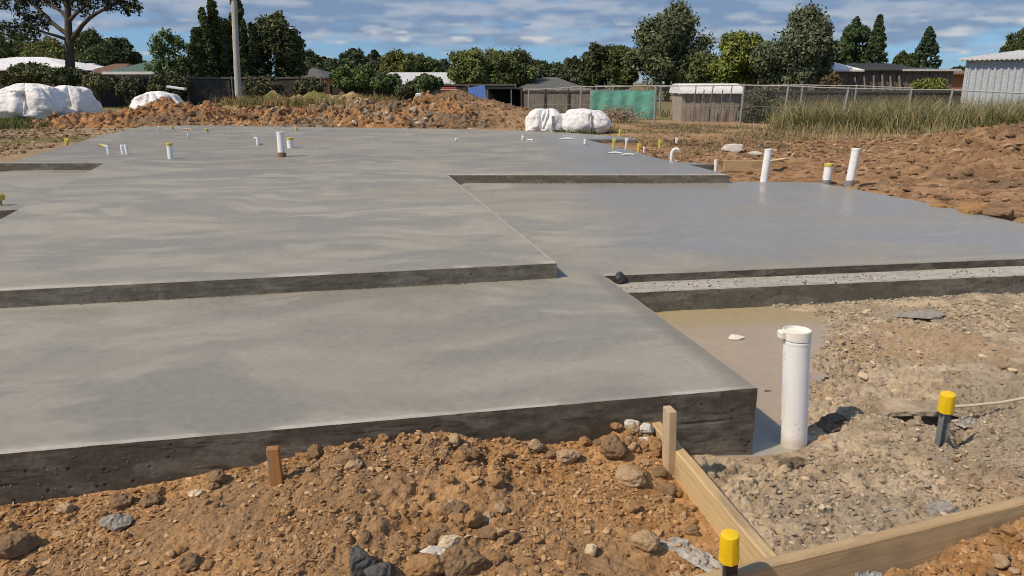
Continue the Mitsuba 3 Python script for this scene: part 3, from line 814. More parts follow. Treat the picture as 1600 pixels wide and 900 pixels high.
# rank grass inside and behind the wire fence
fence_in = [(7.187, 20.911), (8.126, 20.084), (9.307, 19.159), (10.092, 18.455), (12.542, 16.258), (18.16, 23.678), (14.719, 26.078), (9.571, 26.989)]
grass('tall_grass', 'tall straw coloured grass growing through the wire fence at the right', 17000, fence_in, 0.35, 1.05, STRAW + [(0.17, 0.18, 0.07), (0.14, 0.155, 0.06)], 5, width=0.0075, lean=0.7, clump=0.28)
grass('tall_weeds', 'dark green weeds among the foot of the tall straw grass', 7500, [(7.091, 20.628), (10.046, 18.232), (12.41, 16.084), (13.985, 18.163), (11.289, 20.52), (8.045, 22.635)], 0.35, 0.72, [(0.10, 0.105, 0.04), (0.13, 0.12, 0.045), (0.08, 0.085, 0.03), (0.2, 0.17, 0.08)], 6, width=0.013, lean=0.8, clump=0.22)
grass('dry_grass', 'short thin dry grass straggling out in front of the tall grass', 5000, [(5.703, 18.528), (6.632, 16.342), (8.497, 15.383), (10.36, 13.386), (13.709, 17.8), (11.196, 20.352), (7.75, 22.307)], 0.05, 0.42, STRAW + [(0.15, 0.14, 0.06), (0.18, 0.15, 0.08)], 15, width=0.007, lean=0.9, clump=0.3)
grass('short_grass', 'green grass round the bulk bags at the left edge', 9000, [(-13.341, 19.175), (-12.644, 21.15), (-12.74, 23.572), (-17.097, 32.715), (-21.318, 35.86), (-23.147, 32.715)], 0.08, 0.30, GREEN, 7, width=0.014, lean=0.7)
grass('short_grass', 'mixed green and dry grass between the slab and the wire fence', 9000, [(2.172, 19.167), (2.519, 14.755), (2.689, 12.678), (4.283, 13.135), (7.239, 18.232), (7.329, 22.124), (4.037, 25.02), (2.726, 23.29)], 0.03, 0.12, MIXED, 8, width=0.009, lean=1.1)
grass('weeds', 'leafy weeds in front of the bulk bags at the middle', 1800, [(0.395, 19.511), (1.555, 18.288), (2.297, 18.92), (2.702, 21.575), (0.538, 22.219)], 0.05, 0.22, GREEN, 9, width=0.014, lean=1.0)
grass('dry_grass', 'dry reddish grass and weeds on the mound round the pole', 6000, [(-9.4, 26.6), (-7.2, 25.6), (-4.2, 25.4), (-4.0, 28.2), (-10.5, 29.5)], 0.08, 0.42, [(0.30, 0.17, 0.08), (0.26, 0.21, 0.09), (0.15, 0.16, 0.05), (0.12, 0.14, 0.05), (0.33, 0.28, 0.14)], 10, width=0.010, lean=0.9, zoff=0.50, clump=0.25)
grass('scrub', 'rough green grass along the far side of the soil heaps', 7000, [(-16, 30), (-4, 29.5), (4, 28), (9, 26.5), (9, 31), (2, 34), (-16, 36)], 0.15, 0.5, GREEN + STRAW[:1], 11, width=0.02, lean=0.6)

# ------------------------------------------------------------------ trees
def leaf_cloud(cent, spread, n_each, size, base, r, flat=0.8, hue=0.15, tip=0.0, up=0.3):
    """Leaf-sized rhombs around clump centres, coloured leaf by leaf."""
    c = np.repeat(cent, n_each, 0)
    sp = np.repeat(np.broadcast_to(spread, (len(cent),)), n_each)[:, None]
    off = r.normal(0, 1, c.shape) * np.array([1, 1, flat])
    off *= (r.random((len(c), 1)) ** 0.4) / (np.linalg.norm(off, axis=1, keepdims=True) + 1e-9)
    p = c + off * sp
    nrm = off * 0.6 + r.normal(0, 0.6, c.shape) + np.array([0, 0, up])
    nrm /= np.linalg.norm(nrm, axis=1, keepdims=True)
    a = np.cross(nrm, r.normal(0, 1, c.shape)); a /= np.linalg.norm(a, axis=1, keepdims=True)
    b = np.cross(nrm, a)
    s = size * r.uniform(0.6, 1.3, (len(c), 1))
    v = np.stack([p - a * s, p - b * s * 0.45, p + a * s, p + b * s * 0.45], 1).reshape(-1, 3)
    o = np.arange(len(c))[:, None] * 4
    f = np.concatenate([o + [0, 1, 2], o + [0, 2, 3]])
    clump = np.repeat(r.uniform(0.62, 1.45, len(cent)), n_each)[:, None]
    warm = r.uniform(-hue, hue, (len(c), 1))
    col = np.array(base) * clump * r.uniform(0.7, 1.3, (len(c), 1)) * np.concatenate([1 + warm, 1 + warm * 0.2, 1 - warm], 1)
    return v, f, np.repeat(np.clip(col, 0.004, 0.9), 4, 0)


def limb(a, b, r0, r1, r, bend=0.12, n=6):
    a, b = np.array(a, float), np.array(b, float)
    L = np.linalg.norm(b - a)
    t = np.linspace(0, 1, n)[:, None]
    mid = r.normal(0, bend * L, 3)
    p = a + (b - a) * t + mid * (4 * t * (1 - t)) * 0.5
    return tube(p, np.linspace(r0, r1, n), 6, caps=False)


def tree(name, label, spec, base, seed, form='round', leaf=0.11, density=1.0, bark='bark_dark', group=None, open_=0.0, ground=0.25, kind_cat='tree'):
    """spec: (x, y, crown bottom, crown top, crown width)."""
    x, y, zb, zt, w = spec
    r = np.random.default_rng(seed)
    zb = max(zb - (0.16 * (zt - zb) if form == 'round' else 0), ground - 0.1)
    H = zt - zb
    k = thing(name, label, kind_cat, group)
    cx = np.array([x, y, (zb + zt) / 2])
    cl, sp, tips = [], [], []
    if form == 'round':
        lobes = [(cx + np.array([0, 0, -0.05 * H]), np.array([w * 0.34, w * 0.34, H * 0.36]))]
        for i in range(11 if w > 2.5 else 8):
            th, ph = r.uniform(0, 2 * np.pi), r.uniform(-0.75, 1.0)
            q = np.array([math.cos(th) * math.sqrt(1 - min(ph * ph, 1) * 0.9), math.sin(th) * math.sqrt(1 - min(ph * ph, 1) * 0.9), ph])
            rr = r.uniform(0.13, 0.21)
            lobes.append((cx + q * np.array([w * (0.5 - rr), w * (0.5 - rr), H * (0.5 - rr)]), np.array([w * rr * 1.15, w * rr * 1.15, H * rr])))
        # a few sprigs that break the outline
        for i in range(16):
            th, ph = r.uniform(0, 2 * np.pi), r.uniform(-0.3, 1.0)
            q = np.array([math.cos(th) * math.sqrt(max(0, 1 - ph * ph)), math.sin(th) * math.sqrt(max(0, 1 - ph * ph)), ph])
            e_ = r.uniform(0.44, 0.52)
            lobes.append((cx + q * np.array([w * e_, w * e_, H * e_]), np.array([w * 0.05, w * 0.05, H * 0.05])))
        for c, rad in lobes:
            tips.append(c)
            m = max(4, int(density * 26 * (rad[0] * rad[1] * rad[2]) ** (1 / 3) / (w * 0.2 + 0.2) * 3))
            d = r.normal(0, 1, (m, 3)); d /= np.linalg.norm(d, axis=1, keepdims=True)
            q = c + d * rad * (r.random((m, 1)) ** 0.33)
            q = q[r.random(len(q)) > open_]
            cl.append(q); sp.append(np.full(len(q), max(0.115 * w, 0.18)) * r.uniform(0.6, 1.25, len(q)))
    elif form == 'cone':
        m = int(density * 240)
        t = r.random(m) ** 0.75
        rad = w * 0.5 * (1 - t) ** 0.85 * r.uniform(0.55, 1.08, m)
        th = r.uniform(0, 2 * np.pi, m)
        q = np.column_stack([x + rad * np.cos(th), y + rad * np.sin(th), zb + H * t * 0.98])
        cl.append(q); sp.append(np.full(m, max(0.07 * w, 0.15)))
        q2 = np.column_stack([x + 0 * np.linspace(0, 1, 16), y + 0 * np.linspace(0, 1, 16), zb + H * np.linspace(0.6, 1.0, 16)])
        cl.append(q2); sp.append(np.linspace(0.12, 0.03, 16) * w)
    elif form == 'spires':
        for i in range(int(24)):
            th = r.uniform(0, 2 * np.pi)
            off = r.random() ** 0.5 * 0.46 * w
            hx_ = (1 - 0.42 * (off / (0.5 * w)) ** 1.2) * r.uniform(0.80, 1.0) if i else 1.0
            if i == 0: off = 0
            bx, by = x + off * math.cos(th), y + off * math.sin(th)
            hh = H * hx_
            m = int(density * 42)
            t = r.random(m) ** 0.8
            rad = w * 0.13 * (1 - t) ** 0.7 * r.uniform(0.4, 1.1, m)
            ph = r.uniform(0, 2 * np.pi, m)
            q = np.column_stack([bx + rad * np.cos(ph), by + rad * np.sin(ph), zb + hh * t])
            cl.append(q); sp.append(0.075 * w * (1 - 0.7 * t))
            tips.append(np.array([bx, by, zb + hh * 0.7]))
    cl = np.vstack(cl); sp = np.concatenate(sp)
    base = np.array(base) * 1.85
    n_each = int(20)
    v, f, c = leaf_cloud(cl, sp, n_each, leaf, base, r)
    part(k, 'crown', trimesh.Trimesh(v, f, process=False), 'leaf', color=c)
    tr = max(0.06, min(0.045 * w, 0.25))
    fork = np.array([x, y, zb + 0.25 * H])
    wood_ = [limb((x, y, ground - 0.3), fork, tr, tr * 0.75, r, 0.03), limb(fork, (x, y, zb + 0.8 * H), tr * 0.75, tr * 0.15, r, 0.06)]
    for q in (tips[:9] if tips else []):
        wood_.append(limb(fork + (np.array([x, y, zb + 0.5 * H]) - fork) * r.random(), q, tr * 0.4, tr * 0.1, r))
    part(k, 'trunk', cat(wood_), bark, smooth=True)
    return k


DK, MD, OL, YG, GG = (0.040, 0.050, 0.020), (0.054, 0.070, 0.024), (0.085, 0.092, 0.030), (0.088, 0.104, 0.026), (0.064, 0.074, 0.042)
tree('tree', 'rounded dark green tree behind the white roof at the left edge', (-44.81, 72, 3.15, 5.76, 5.1), MD, 201, leaf=0.14)
tree('tree', 'olive tree behind the gum tree trunk on its left side', (-40.06, 70, 2.68, 5.12, 3.43), OL, 202, leaf=0.14)
tree('tree', 'dense dark round tree directly right of the gum trunk', (-36.52, 70, 2.89, 5.74, 3.64), MD, 203, leaf=0.14, density=1.2)
tree('tree', 'darker low tree behind the green hip roof', (-36.83, 76, 2.9, 5.31, 3.24), DK, 204, leaf=0.14, density=1.2)
tree('tree', 'thin sparse green tree between the green roof and the tall conifer', (-19.5, 46, 1.22, 4.29, 2.4), (0.062, 0.088, 0.036), 205, leaf=0.10, density=0.7, open_=0.5)
tree('conifer', 'tall dark bushy conifer just left of the pole', (-16.51, 45, 0.8, 6.09, 3.4), (0.040, 0.054, 0.018), 206, form='spires', leaf=0.13, density=2.2, kind_cat='conifer')
tree('conifer', 'tall dark conifer directly behind the pole', (-15.46, 46.5, 0.78, 6.04, 3.22), (0.034, 0.046, 0.018), 207, form='spires', leaf=0.13, density=2.0, kind_cat='conifer')
tree('tree', 'open crowned dark tree right of the pole', (-13.65, 47, 1.14, 5.19, 2.89), (0.046, 0.056, 0.022), 208, leaf=0.12, density=0.9, open_=0.25)
DISTANT = ['small dark distant tree right above the grey roof beside the pole', 'distant dark tree above the orange brown wall', 'distant tree just left of the olive tree behind the silver roof', 'distant dark tree directly behind the left end of the silver roof', 'low distant tree just left of the yellowish tree', 'low distant tree right behind the yellowish tree', 'distant dark tree behind the broad tree above the blue panel', 'distant tree between the broad tree and the grey hip roof', 'low distant tree directly above the grey hip roof', 'small distant tree at the right end of the grey hip roof', 'tiny distant tree beside the left edge of the corrugated shed', 'distant tree at the right foot of the open crowned tree', 'low hedge-like distant tree above the orange brown wall', 'low distant tree behind the green bush left of the silver roof', 'low distant tree behind the middle of the silver roof', 'low distant tree behind the right end of the silver roof', 'low distant tree behind the yellowish tree trunk', 'low distant tree behind the trunk of the broad tree', 'low distant tree behind the left slope of the grey hip roof', 'low distant tree behind the right slope of the grey hip roof', 'low distant tree behind the green hip roof', 'distant tree between the dark low tree and the sparse tree', 'low distant tree at the right foot of the largest tree', 'low distant tree behind the yellow green tree', 'distant tree behind the white hip roof']
for i, (px_, spec) in enumerate([(0, (-25.37, 100, 1.5, 5.16, 3.65)), (1, (-23.74, 105, 1.5, 4.71, 3.5)), (2, (-21.62, 110, 1.5, 5.78, 3.49)), (3, (-17.98, 105, 1.5, 5.19, 3.33)), (4, (-9.61, 110, 1.33, 4.36, 3.49)), (5, (-7.87, 118, 1.32, 4.03, 3.37)), (6, (0, 100, 1.5, 5.01, 3.65)), (7, (3.17, 105, 1.5, 4.23, 3.67)), (8, (5.94, 110, 1.33, 3.86, 3.85)), (9, (7.09, 95, 1.35, 4.26, 2.26)), (10, (66.71, 120, 1.96, 3.71, 2.86)), (11, (-30.13, 110, 1.5, 4.19, 3.49)), (12, (-21.92, 92, 1.36, 3.75, 4.38)), (13, (-18.59, 90, 1.22, 3.57, 4.29)), (14, (-15.35, 92, 1.22, 3.47, 4.39)), (15, (-12.08, 95, 1.21, 3.25, 4.53)), (16, (-7.16, 90, 1.08, 3.16, 4.29)), (17, (-2.34, 92, 1.07, 3.75, 4.38)), (18, (1.82, 88, 1.09, 3.25, 3.92)), (19, (5.85, 92, 1.07, 3.05, 4.1)), (20, (-41.07, 90, 1.92, 3.57, 3.57)), (21, (-44.79, 95, 2.23, 4.55, 3.01)), (22, (19.67, 90, 1.08, 3.29, 3.58)), (23, (23.62, 90, 1.08, 3.02, 3.58)), (24, (36.17, 95, 2.23, 3.83, 4.52))]):
    tree('distant_tree', DISTANT[px_], spec, (0.036, 0.046, 0.022), 220 + i, leaf=0.26, density=0.8, group='trees of the distant tree line')
tree('tree', 'olive tree rising behind the left end of the silver roof', (-10.57, 75, 1.96, 4.25, 3.09), OL, 240, leaf=0.14)
tree('tree', 'green tree rising behind the right end of the silver roof', (-8.53, 78, 1.74, 4, 3.34), MD, 241, leaf=0.14)
tree('tree', 'yellowish green tree with pale sprigs behind the brown conical heap', (-2.7, 50, 1.04, 3.56, 2.62), (0.082, 0.098, 0.032), 242, leaf=0.11, open_=0.15)
tree('tree', 'broad dark green tree right of the yellowish one, above the blue panel', (-0.4, 51, 0.95, 3.37, 3.72), (0.058, 0.072, 0.024), 243, leaf=0.11, density=1.2)
tree('tree', 'dark tree standing left of the largest tree', (6.56, 60, 1.13, 4.24, 3.04), DK, 244, leaf=0.13, density=1.1)
tree('tree', 'low dark tree close against the largest tree on its left', (7.91, 58, 1.05, 3.97, 2.39), (0.046, 0.060, 0.020), 245, leaf=0.13)
tree('tree', 'largest grey green tree, right of the middle of the skyline', (10.66, 55, 0.99, 6.34, 5.38), (0.060, 0.072, 0.034), 246, leaf=0.13, density=1.5, open_=0.08)
tree('tree', 'small light green tree right beside the largest tree', (11.98, 50, 1.04, 3.48, 1.82), (0.070, 0.086, 0.032), 247, leaf=0.11, open_=0.2)
tree('tree', 'bright yellow green tree left of the big grey green tree', (13.59, 48, 1.05, 4.41, 3.19), YG, 248, leaf=0.12, density=1.3)
tree('tree', 'big grey green tree with a rounded dense crown before the white gable', (15.71, 45, 1.08, 5.46, 3.97), GG, 249, leaf=0.12, density=1.7)
tree('tree', 'small green tree between the big grey green tree and the cypress', (24.69, 62, 2.36, 4.42, 1.96), MD, 250, leaf=0.13)
tree('tree', 'mid green tree left of the cypress behind the dark roof', (29.6, 70, 2.47, 6.53, 2.43), (0.034, 0.054, 0.024), 251, leaf=0.14)
tree('cypress', 'narrow pointed dark cypress behind the dark roof', (30.5, 68, 2.23, 6.93, 2.25), (0.032, 0.046, 0.018), 252, form='cone', leaf=0.16, density=1.6, kind_cat='cypress')
tree('tree', 'small round tree left of the pine at the right', (34.98, 72, 2.5, 4.03, 1.82), DK, 253, leaf=0.15)
tree('pine', 'pointed open pine standing alone right of the cypress', (38.37, 75, 2.42, 6.44, 2.96), (0.030, 0.048, 0.026), 254, form='cone', leaf=0.17, density=1.0, kind_cat='pine')
tree('tree', 'tree behind the corrugated shed at the right edge', (44.05, 70, 2.57, 5.74, 2.87), DK, 255, leaf=0.15)
# shrubs
tree('shrub', 'dark shrub hanging over the left fence below the white roof', (-24.36, 41, 1.56, 2.32, 2.28), (0.060, 0.066, 0.028), 260, leaf=0.09, ground=0.3, kind_cat='shrub')
tree('shrub', 'olive shrub beside the foot of the gum tree', (-22.81, 41, 1.5, 2.19, 2.02), (0.052, 0.062, 0.026), 261, leaf=0.09, kind_cat='shrub')
tree('shrub', 'olive shrub spilling over the fence below the brown roof', (-20.9, 40.5, 1.12, 1.94, 1.16), (0.085, 0.085, 0.04), 262, leaf=0.09, open_=0.2, kind_cat='shrub')
tree('shrub', 'green bush in front of the brown walled house left of centre', (-8.57, 44, 1.23, 2.31, 2.24), (0.055, 0.075, 0.022), 263, leaf=0.10, kind_cat='shrub')
tree('shrub', 'green bush in front of the silver roof', (-6.71, 43, 1.17, 1.96, 1.44), (0.050, 0.070, 0.026), 264, leaf=0.10, kind_cat='shrub')
tree('shrub', 'dark green bush at the right end of the silver roof', (-4.42, 42, 1.11, 1.82, 1.47), (0.045, 0.062, 0.024), 265, leaf=0.10, kind_cat='shrub')
tree('shrub', 'pinkish flowering bush left of the dark shed wall', (17.05, 43, 1.1, 1.96, 0.82), (0.070, 0.050, 0.030), 266, leaf=0.08, kind_cat='shrub')
tree('shrub', 'yellow green vine at the right end of the dark shed wall', (21.83, 42, 1.05, 1.69, 1.67), (0.10, 0.115, 0.03), 267, leaf=0.08, open_=0.55, density=0.6, kind_cat='shrub')
tree('shrub', 'dark scrub behind the wire fence between its two nearest posts', (7.87, 25, 0.21, 1.31, 1.29), (0.055, 0.06, 0.035), 268, leaf=0.05, density=1.0, open_=0.1, kind_cat='shrub')
tree('shrub', 'brown dead bush before the green screen', (3.5, 25.6, 0.18, 0.7, 1.65), (0.17, 0.125, 0.085), 269, leaf=0.035, density=0.6, open_=0.55, kind_cat='shrub')

for i, (lab, sp_) in enumerate((('thin vine on the left fence behind the largest bulk bag', (-26.2, 42.4, 0.98, 2.09, 1.76)), ('straggly vine on the left fence below the green roof', (-20.13, 42.4, 0.71, 1.76, 1.35)), ('scrubby bush at the left fence under the sparse tree', (-18.01, 42, 0.79, 1.95, 1.88)), ('grey green bush against the fence right of the pole', (-13.06, 42, 0.85, 1.76, 1.88)), ('low bush on the fence behind the left part of the orange heap', (-10.91, 43, 0.83, 1.76, 1.71)), ('dark vine on the fence above the smooth brown heap', (-5.43, 42.5, 0.84, 1.56, 1.56)))):
    tree('shrub', lab, sp_, (0.052, 0.055, 0.028), 280 + i, leaf=0.08, density=0.7, open_=0.35, kind_cat='shrub')

# the tall gum tree: bare limbs, foliage in tufts at their ends
gum = thing('gum_tree', 'tall gum tree with a dark trunk and spreading bare limbs at the left', 'gum tree')
rg = np.random.default_rng(77)
limbs = [([(-23.181, 42, 0.589), (-23.036, 42, 1.823), (-22.884, 42, 3.101), (-22.813, 42, 4.047), (-22.71, 42, 4.981), (-22.531, 42, 6.209), (-22.387, 42, 7.418)], 0.28, 0.10),
         ([(-22.778, 42, 3.607), (-22.394, 42, 3.984), (-21.867, 41.6, 4.332), (-21.322, 41.4, 4.686), (-20.801, 41.2, 4.914), (-20.224, 41, 5.109), (-19.687, 41, 5.32), (-19.098, 41, 5.44)], 0.14, 0.04),
         ([(-22.864, 42, 3.921), (-23.445, 42.3, 4.254), (-23.907, 42.5, 4.582), (-24.305, 42.6, 4.968), (-24.77, 42.8, 5.299), (-25.237, 43, 5.632)], 0.13, 0.035),
         ([(-22.901, 42, 3.67), (-23.243, 41.6, 3.836), (-23.51, 41.3, 3.942), (-23.766, 41, 4.078), (-24.191, 41, 4.23)], 0.09, 0.03),
         ([(-22.755, 42, 4.671), (-23.192, 42.3, 5.068), (-23.779, 42.6, 5.375), (-24.513, 43, 5.569), (-24.941, 43, 5.82)], 0.11, 0.03),
         ([(-22.74, 42, 4.546), (-22.166, 41.7, 4.894), (-21.629, 41.5, 5.183), (-21.213, 41.4, 5.478), (-20.641, 41, 5.799)], 0.10, 0.03),
         ([(-22.984, 42, 3.101), (-23.623, 42.4, 3.436), (-24.146, 42.6, 3.828), (-24.633, 42.8, 4.031)], 0.05, 0.02),
         ([(-21.185, 41.4, 4.748), (-20.995, 41.3, 5.044), (-20.815, 41.2, 5.278)], 0.05, 0.02),
         ([(-23.907, 42.5, 4.582), (-23.917, 42.4, 4.795), (-24.236, 42.2, 5.184), (-24.464, 42, 5.474)], 0.05, 0.02),
         ([(-22.677, 42, 4.981), (-23.153, 42.5, 5.646), (-23.798, 43, 6.321)], 0.09, 0.03), ([(-22.632, 42, 5.29), (-21.845, 41.6, 5.862), (-20.876, 41, 6.394)], 0.09, 0.03)]
for i, (pts, r0, r1) in enumerate(limbs):
    part(gum, 'trunk' if i == 0 else 'limb', tube(pts, np.linspace(r0, r1, len(pts)), 8), 'bark_gum', smooth=True)
tuft = [(-19.233, 41, 5.38), (-18.945, 41, 5.139), (-19.544, 41, 5.44), (-19.854, 41, 5.5), (-18.795, 41, 5.32), (-20.231, 41.2, 5.338), (-20.782, 41.2, 5.519), (-21.23, 41.4, 5.357), (-21.595, 41.5, 5.427), (-20.403, 41, 5.679), (-22.084, 41.8, 5.394), (-22.407, 42, 5.72), (-23.174, 42.4, 5.574), (-23.716, 42.7, 5.728), (-24.36, 43, 5.695),
        (-24.75, 43, 5.758), (-25.171, 43, 5.632), (-25.514, 43, 5.569), (-25.632, 43, 5.253), (-24.172, 41, 4.352), (-24.403, 41, 4.108), (-24.037, 41, 3.986), (-24.444, 41.2, 4.61), (-24.051, 41.6, 4.517), (-24.383, 42.6, 4.463), (-25.045, 41, 4.108), (-25.272, 41, 4.291), (-22.708, 42, 6.331), (-22.033, 42, 6.513), (-20.81, 41.5, 6.453), (-19.626, 41, 6.275), (-24.235, 43, 6.508), (-19.045, 41, 5.859), (-25.261, 43, 6.321), (-25.684, 43, 5.758), (-26.727, 43, 5.506), (-26.439, 43, 5.632)]
tc = np.vstack([np.array(t) + rg.normal(0, 0.20, (9, 3)) for t in tuft])
v, f, c = leaf_cloud(tc, 0.22, 15, 0.10, (0.036, 0.046, 0.020), rg)
part(gum, 'crown', trimesh.Trimesh(v, f, process=False), 'leaf', color=c)

# ------------------------------------------------------------------ houses
def hip_house(name, label, x0, x1, y0, y1, ground, eave, ridge, roof, wall, over=0.45, inset=0.35, fascia=None, gable=False, windows=()):
    """Walls with a hip (or gable) roof over them; windows given as (x from, x to, z from, z to) in the front wall."""
    k = thing(name, label, 'house')
    part(k, 'wall', box(x0 + over, x1 - over, y0 + over, y1 - over, ground - 0.3, eave + 0.02), wall)
    ym = (y0 + y1) / 2
    ins = 0 if gable else min((y1 - y0) / 2, (x1 - x0) * inset)
    t = 0.08
    v = np.array([(x0, y0, eave), (x1, y0, eave), (x1, y1, eave), (x0, y1, eave), (x0 + ins, ym, ridge), (x1 - ins, ym, ridge)])
    m = trimesh.convex.convex_hull(np.vstack([v, v[:4] - np.array([0, 0, t])]))
    part(k, 'roof', m, roof)
    if fascia:
        part(k, 'gutter', cat([box(x0 - 0.06, x1 + 0.06, y0 - 0.1, y0 - 0.003, eave - 0.14, eave + 0.02)]), fascia)
    for (a, b, c, d) in windows:
        w = part(k, 'window', box(a, b, y0 + over - 0.04, y0 + over + 0.05, c, d), 'wall_cream')
        part(w, 'pane', box(a + 0.07, b - 0.07, y0 + over - 0.05, y0 + over - 0.036, c + 0.07, d - 0.07), 'window_dark')
    return k


hip_house('house', 'long house with a sunlit white roof at the left edge', (-44.652, 60, 2.878)[0], (-32.681, 60, 2.878)[0], 60, 70, 0.25, (-35.687, 60, 2.489)[2], (-38.51, 65, 3.536)[2], 'roof_white', 'wall_brick', inset=0.4, windows=((-38.0, -36.8, 1.0, 2.1), (-44, -42.5, 1.0, 2.1)))
hip_house('house', 'house with a dark grey ridge just behind the white roof', (-54.678, 72, 3.373)[0], (-41.464, 72, 3.373)[0], 72, 82, 0.25, (-42.734, 72, 3.263)[2], (-45.587, 77, 4.115)[2], 'roof_grey', 'wall_brick', inset=0.3)
hip_house('house', 'small white roofed shed behind the gum tree trunk', (-36.994, 66, 3.016)[0], (-34.695, 66, 3.016)[0], 66, 71, 0.25, (-39.252, 66, 2.613)[2], (-40.36, 68, 3.165)[2], 'roof_white', 'wall_cream', inset=0.3)
hip_house('house', 'house with a low brown tiled roof left of the green roof', (-33.28, 62, 2.924)[0], (-30.335, 62, 2.924)[0], 62, 70, 0.25, (-36.918, 62, 2.262)[2], (-39.185, 66, 3.041)[2], 'roof_brown', 'wall_brick', inset=0.3)
hip_house('house', 'house with a dull green hip roof and white gutter', (-26.348, 52, 2.694)[0], (-21.078, 52, 2.694)[0], 52, 61, 0.25, (-30.954, 52, 2.198)[2], (-33.497, 56.5, 3.12)[2], 'roof_green', 'wall_cream', inset=0.32, fascia='roof_white', windows=((-24.5, -23.3, 1.0, 2.0),))
hip_house('house', 'house with a grey roof and orange brown wall right of the tall conifers', (-15.315, 52, 2.694)[0], (-12.103, 52, 2.694)[0], 52, 60, 0.25, (-31.007, 52, 1.86)[2], (-33.298, 56, 2.487)[2], 'roof_grey', 'wall_orange', inset=0.45, windows=((-14.6, -13.6, 0.9, 1.6),))
hip_house('house', 'low house with a wide silver metal roof at the middle left', (-9.025, 50, 2.648)[0], (-3.088, 50, 2.648)[0], 50, 60, 0.25, (-29.878, 50, 1.442)[2], (-32.743, 55, 2.218)[2], 'roof_silver', 'wall_cream', inset=0.12, windows=((-7.2, -6.2, 0.6, 1.2),))
hip_house('house', 'house with a grey hip roof left of the largest tree', (0.228, 48, 2.602)[0], (4.636, 48, 2.602)[0], 48, 57, 0.25, (-28.727, 48, 1.167)[2], (-31.302, 52.5, 1.883)[2], 'roof_grey', 'wall_brick', inset=0.4, fascia='wall_cream', windows=((1.6, 2.6, 0.55, 0.95),))
hip_house('house', 'dark roofed house behind the dark shed wall at the right', (24.606, 60, 2.878)[0], (31.826, 60, 2.878)[0], 60, 69, 0.25, (-35.706, 60, 2.375)[2], (-37.99, 64, 3.043)[2], 'roof_dark', 'wall_umber', inset=0.25)
hip_house('house', 'orange brick house showing beside the corrugated shed', (30.059, 56, 2.786)[0], (33.695, 56, 2.786)[0], 56, 64, 0.25, (-33.352, 56, 2.145)[2], (-35.684, 60, 2.512)[2], 'roof_brown', 'wall_orange', inset=0.4, windows=((31.9, 32.6, 1.0, 1.7),))

# long dark outbuilding with a white hip cap
ob = thing('outbuilding', 'long dark panelled outbuilding with a white hip roof at its left end', 'outbuilding')
ox0, ox1, oy = (18.319, 46, 2.206)[0], (25.216, 46, 2.206)[0], 46.0
oz = (21.893, 46, 2.223)[2]
n_p = 15
for i in range(n_p):
    a, b = ox0 + (ox1 - ox0) * i / n_p, ox0 + (ox1 - ox0) * (i + 1) / n_p
    part(ob, 'wall_panel', box(a + 0.015, b - 0.015, oy + 0.01 * (i % 3), oy + 0.06 + 0.01 * (i % 3), 0.1, oz), 'wall_umber')
part(ob, 'wall', box(ox0 + 0.02, ox1 - 0.02, oy + 0.09, oy + 5, 0.1, oz - 0.01), 'wall_umber')
ax, bx_ = (17.759, 45.5, 2.198)[0], (19.924, 45.5, 2.198)[0]
hipz = (19.373, 47, 2.705)[2]
part(ob, 'hip_roof', trimesh.convex.convex_hull(np.array([(ax, oy - 0.4, oz + .01), (bx_, oy - 0.4, oz + .01), (bx_, oy + 3.6, oz + .01), (ax, oy + 3.6, oz + .01), ((ax + bx_) / 2, oy + 1.4, hipz), (ax, oy - 0.4, oz - 0.08), (bx_, oy - 0.4, oz - 0.08), (bx_, oy + 3.6, oz - .08), (ax, oy + 3.6, oz - .08)])), 'roof_white', label='white hip roof')
part(ob, 'roof', trimesh.convex.convex_hull(np.array([(bx_ + 0.02, oy - 0.3, oz + 0.03), (ox1 + 0.2, oy - 0.3, oz + 0.03), (ox1 + 0.2, oy + 5, oz + 0.2), (bx_ + .02, oy + 5, oz + 0.2), (bx_ + 0.02, oy - 0.3, oz - 0.06), (ox1 + .2, oy - .3, oz - .06), (ox1 + .2, oy + 5, oz - .02), (bx_ + .02, oy + 5, oz - .02)])), 'roof_dark')
part(ob, 'fascia', box((22.126, 45.5, 2.198)[0], ox1 + 0.22, oy - 0.36, oy - 0.305, oz - 0.06, oz + 0.06), 'roof_silver', label='pale gutter edge')
rp = np.random.default_rng(4)
for i, px0 in enumerate([(19.376, 45.4, 2.197)[0], (19.881, 45.4, 2.197)[0], (20.457, 45.4, 2.197)[0], (20.925, 45.4, 2.197)[0], (21.393, 45.4, 2.197)[0], (21.897, 45.4, 2.197)[0]]):
    t = thing('leaning_pole', ('first', 'second', 'third', 'fourth', 'fifth', 'sixth')[i] + ' from the left of six weathered poles leaning on the dark outbuilding', 'pole', 'poles leaning on the outbuilding wall')
    put(t, tube([(px0 - 0.25, 45.0, 0.2), (px0 + rp.uniform(-0.1, 0.1), 45.4, 1.2), (px0 + 0.15, 45.93, oz - rp.uniform(0.05, 0.4))], 0.05, 6), 'paling_grey')

# corrugated shed at the right edge
cs = thing('corrugated_shed', 'pale blue grey corrugated iron shed at the right edge', 'shed')
sx, sy = (19.175, 33.482)[0], 28.0
sx = (15.815, 28, 1.93)[0]
sz = (15.763, 28, 2.281)[2]
SA = math.radians(-48)
SM = np.array([[math.cos(SA), -math.sin(SA), 0, sx], [math.sin(SA), math.cos(SA), 0, sy], [0, 0, 1, 0], [0, 0, 0, 1.0]])
SL, SDP = 8.0, 6.0          # length of the ribbed side and depth of the shed
pitch, per = 0.2, 4


def shed_part(name, m, mat, **kw):
    m.apply_transform(SM)
    part(cs, name, m, mat, **kw)


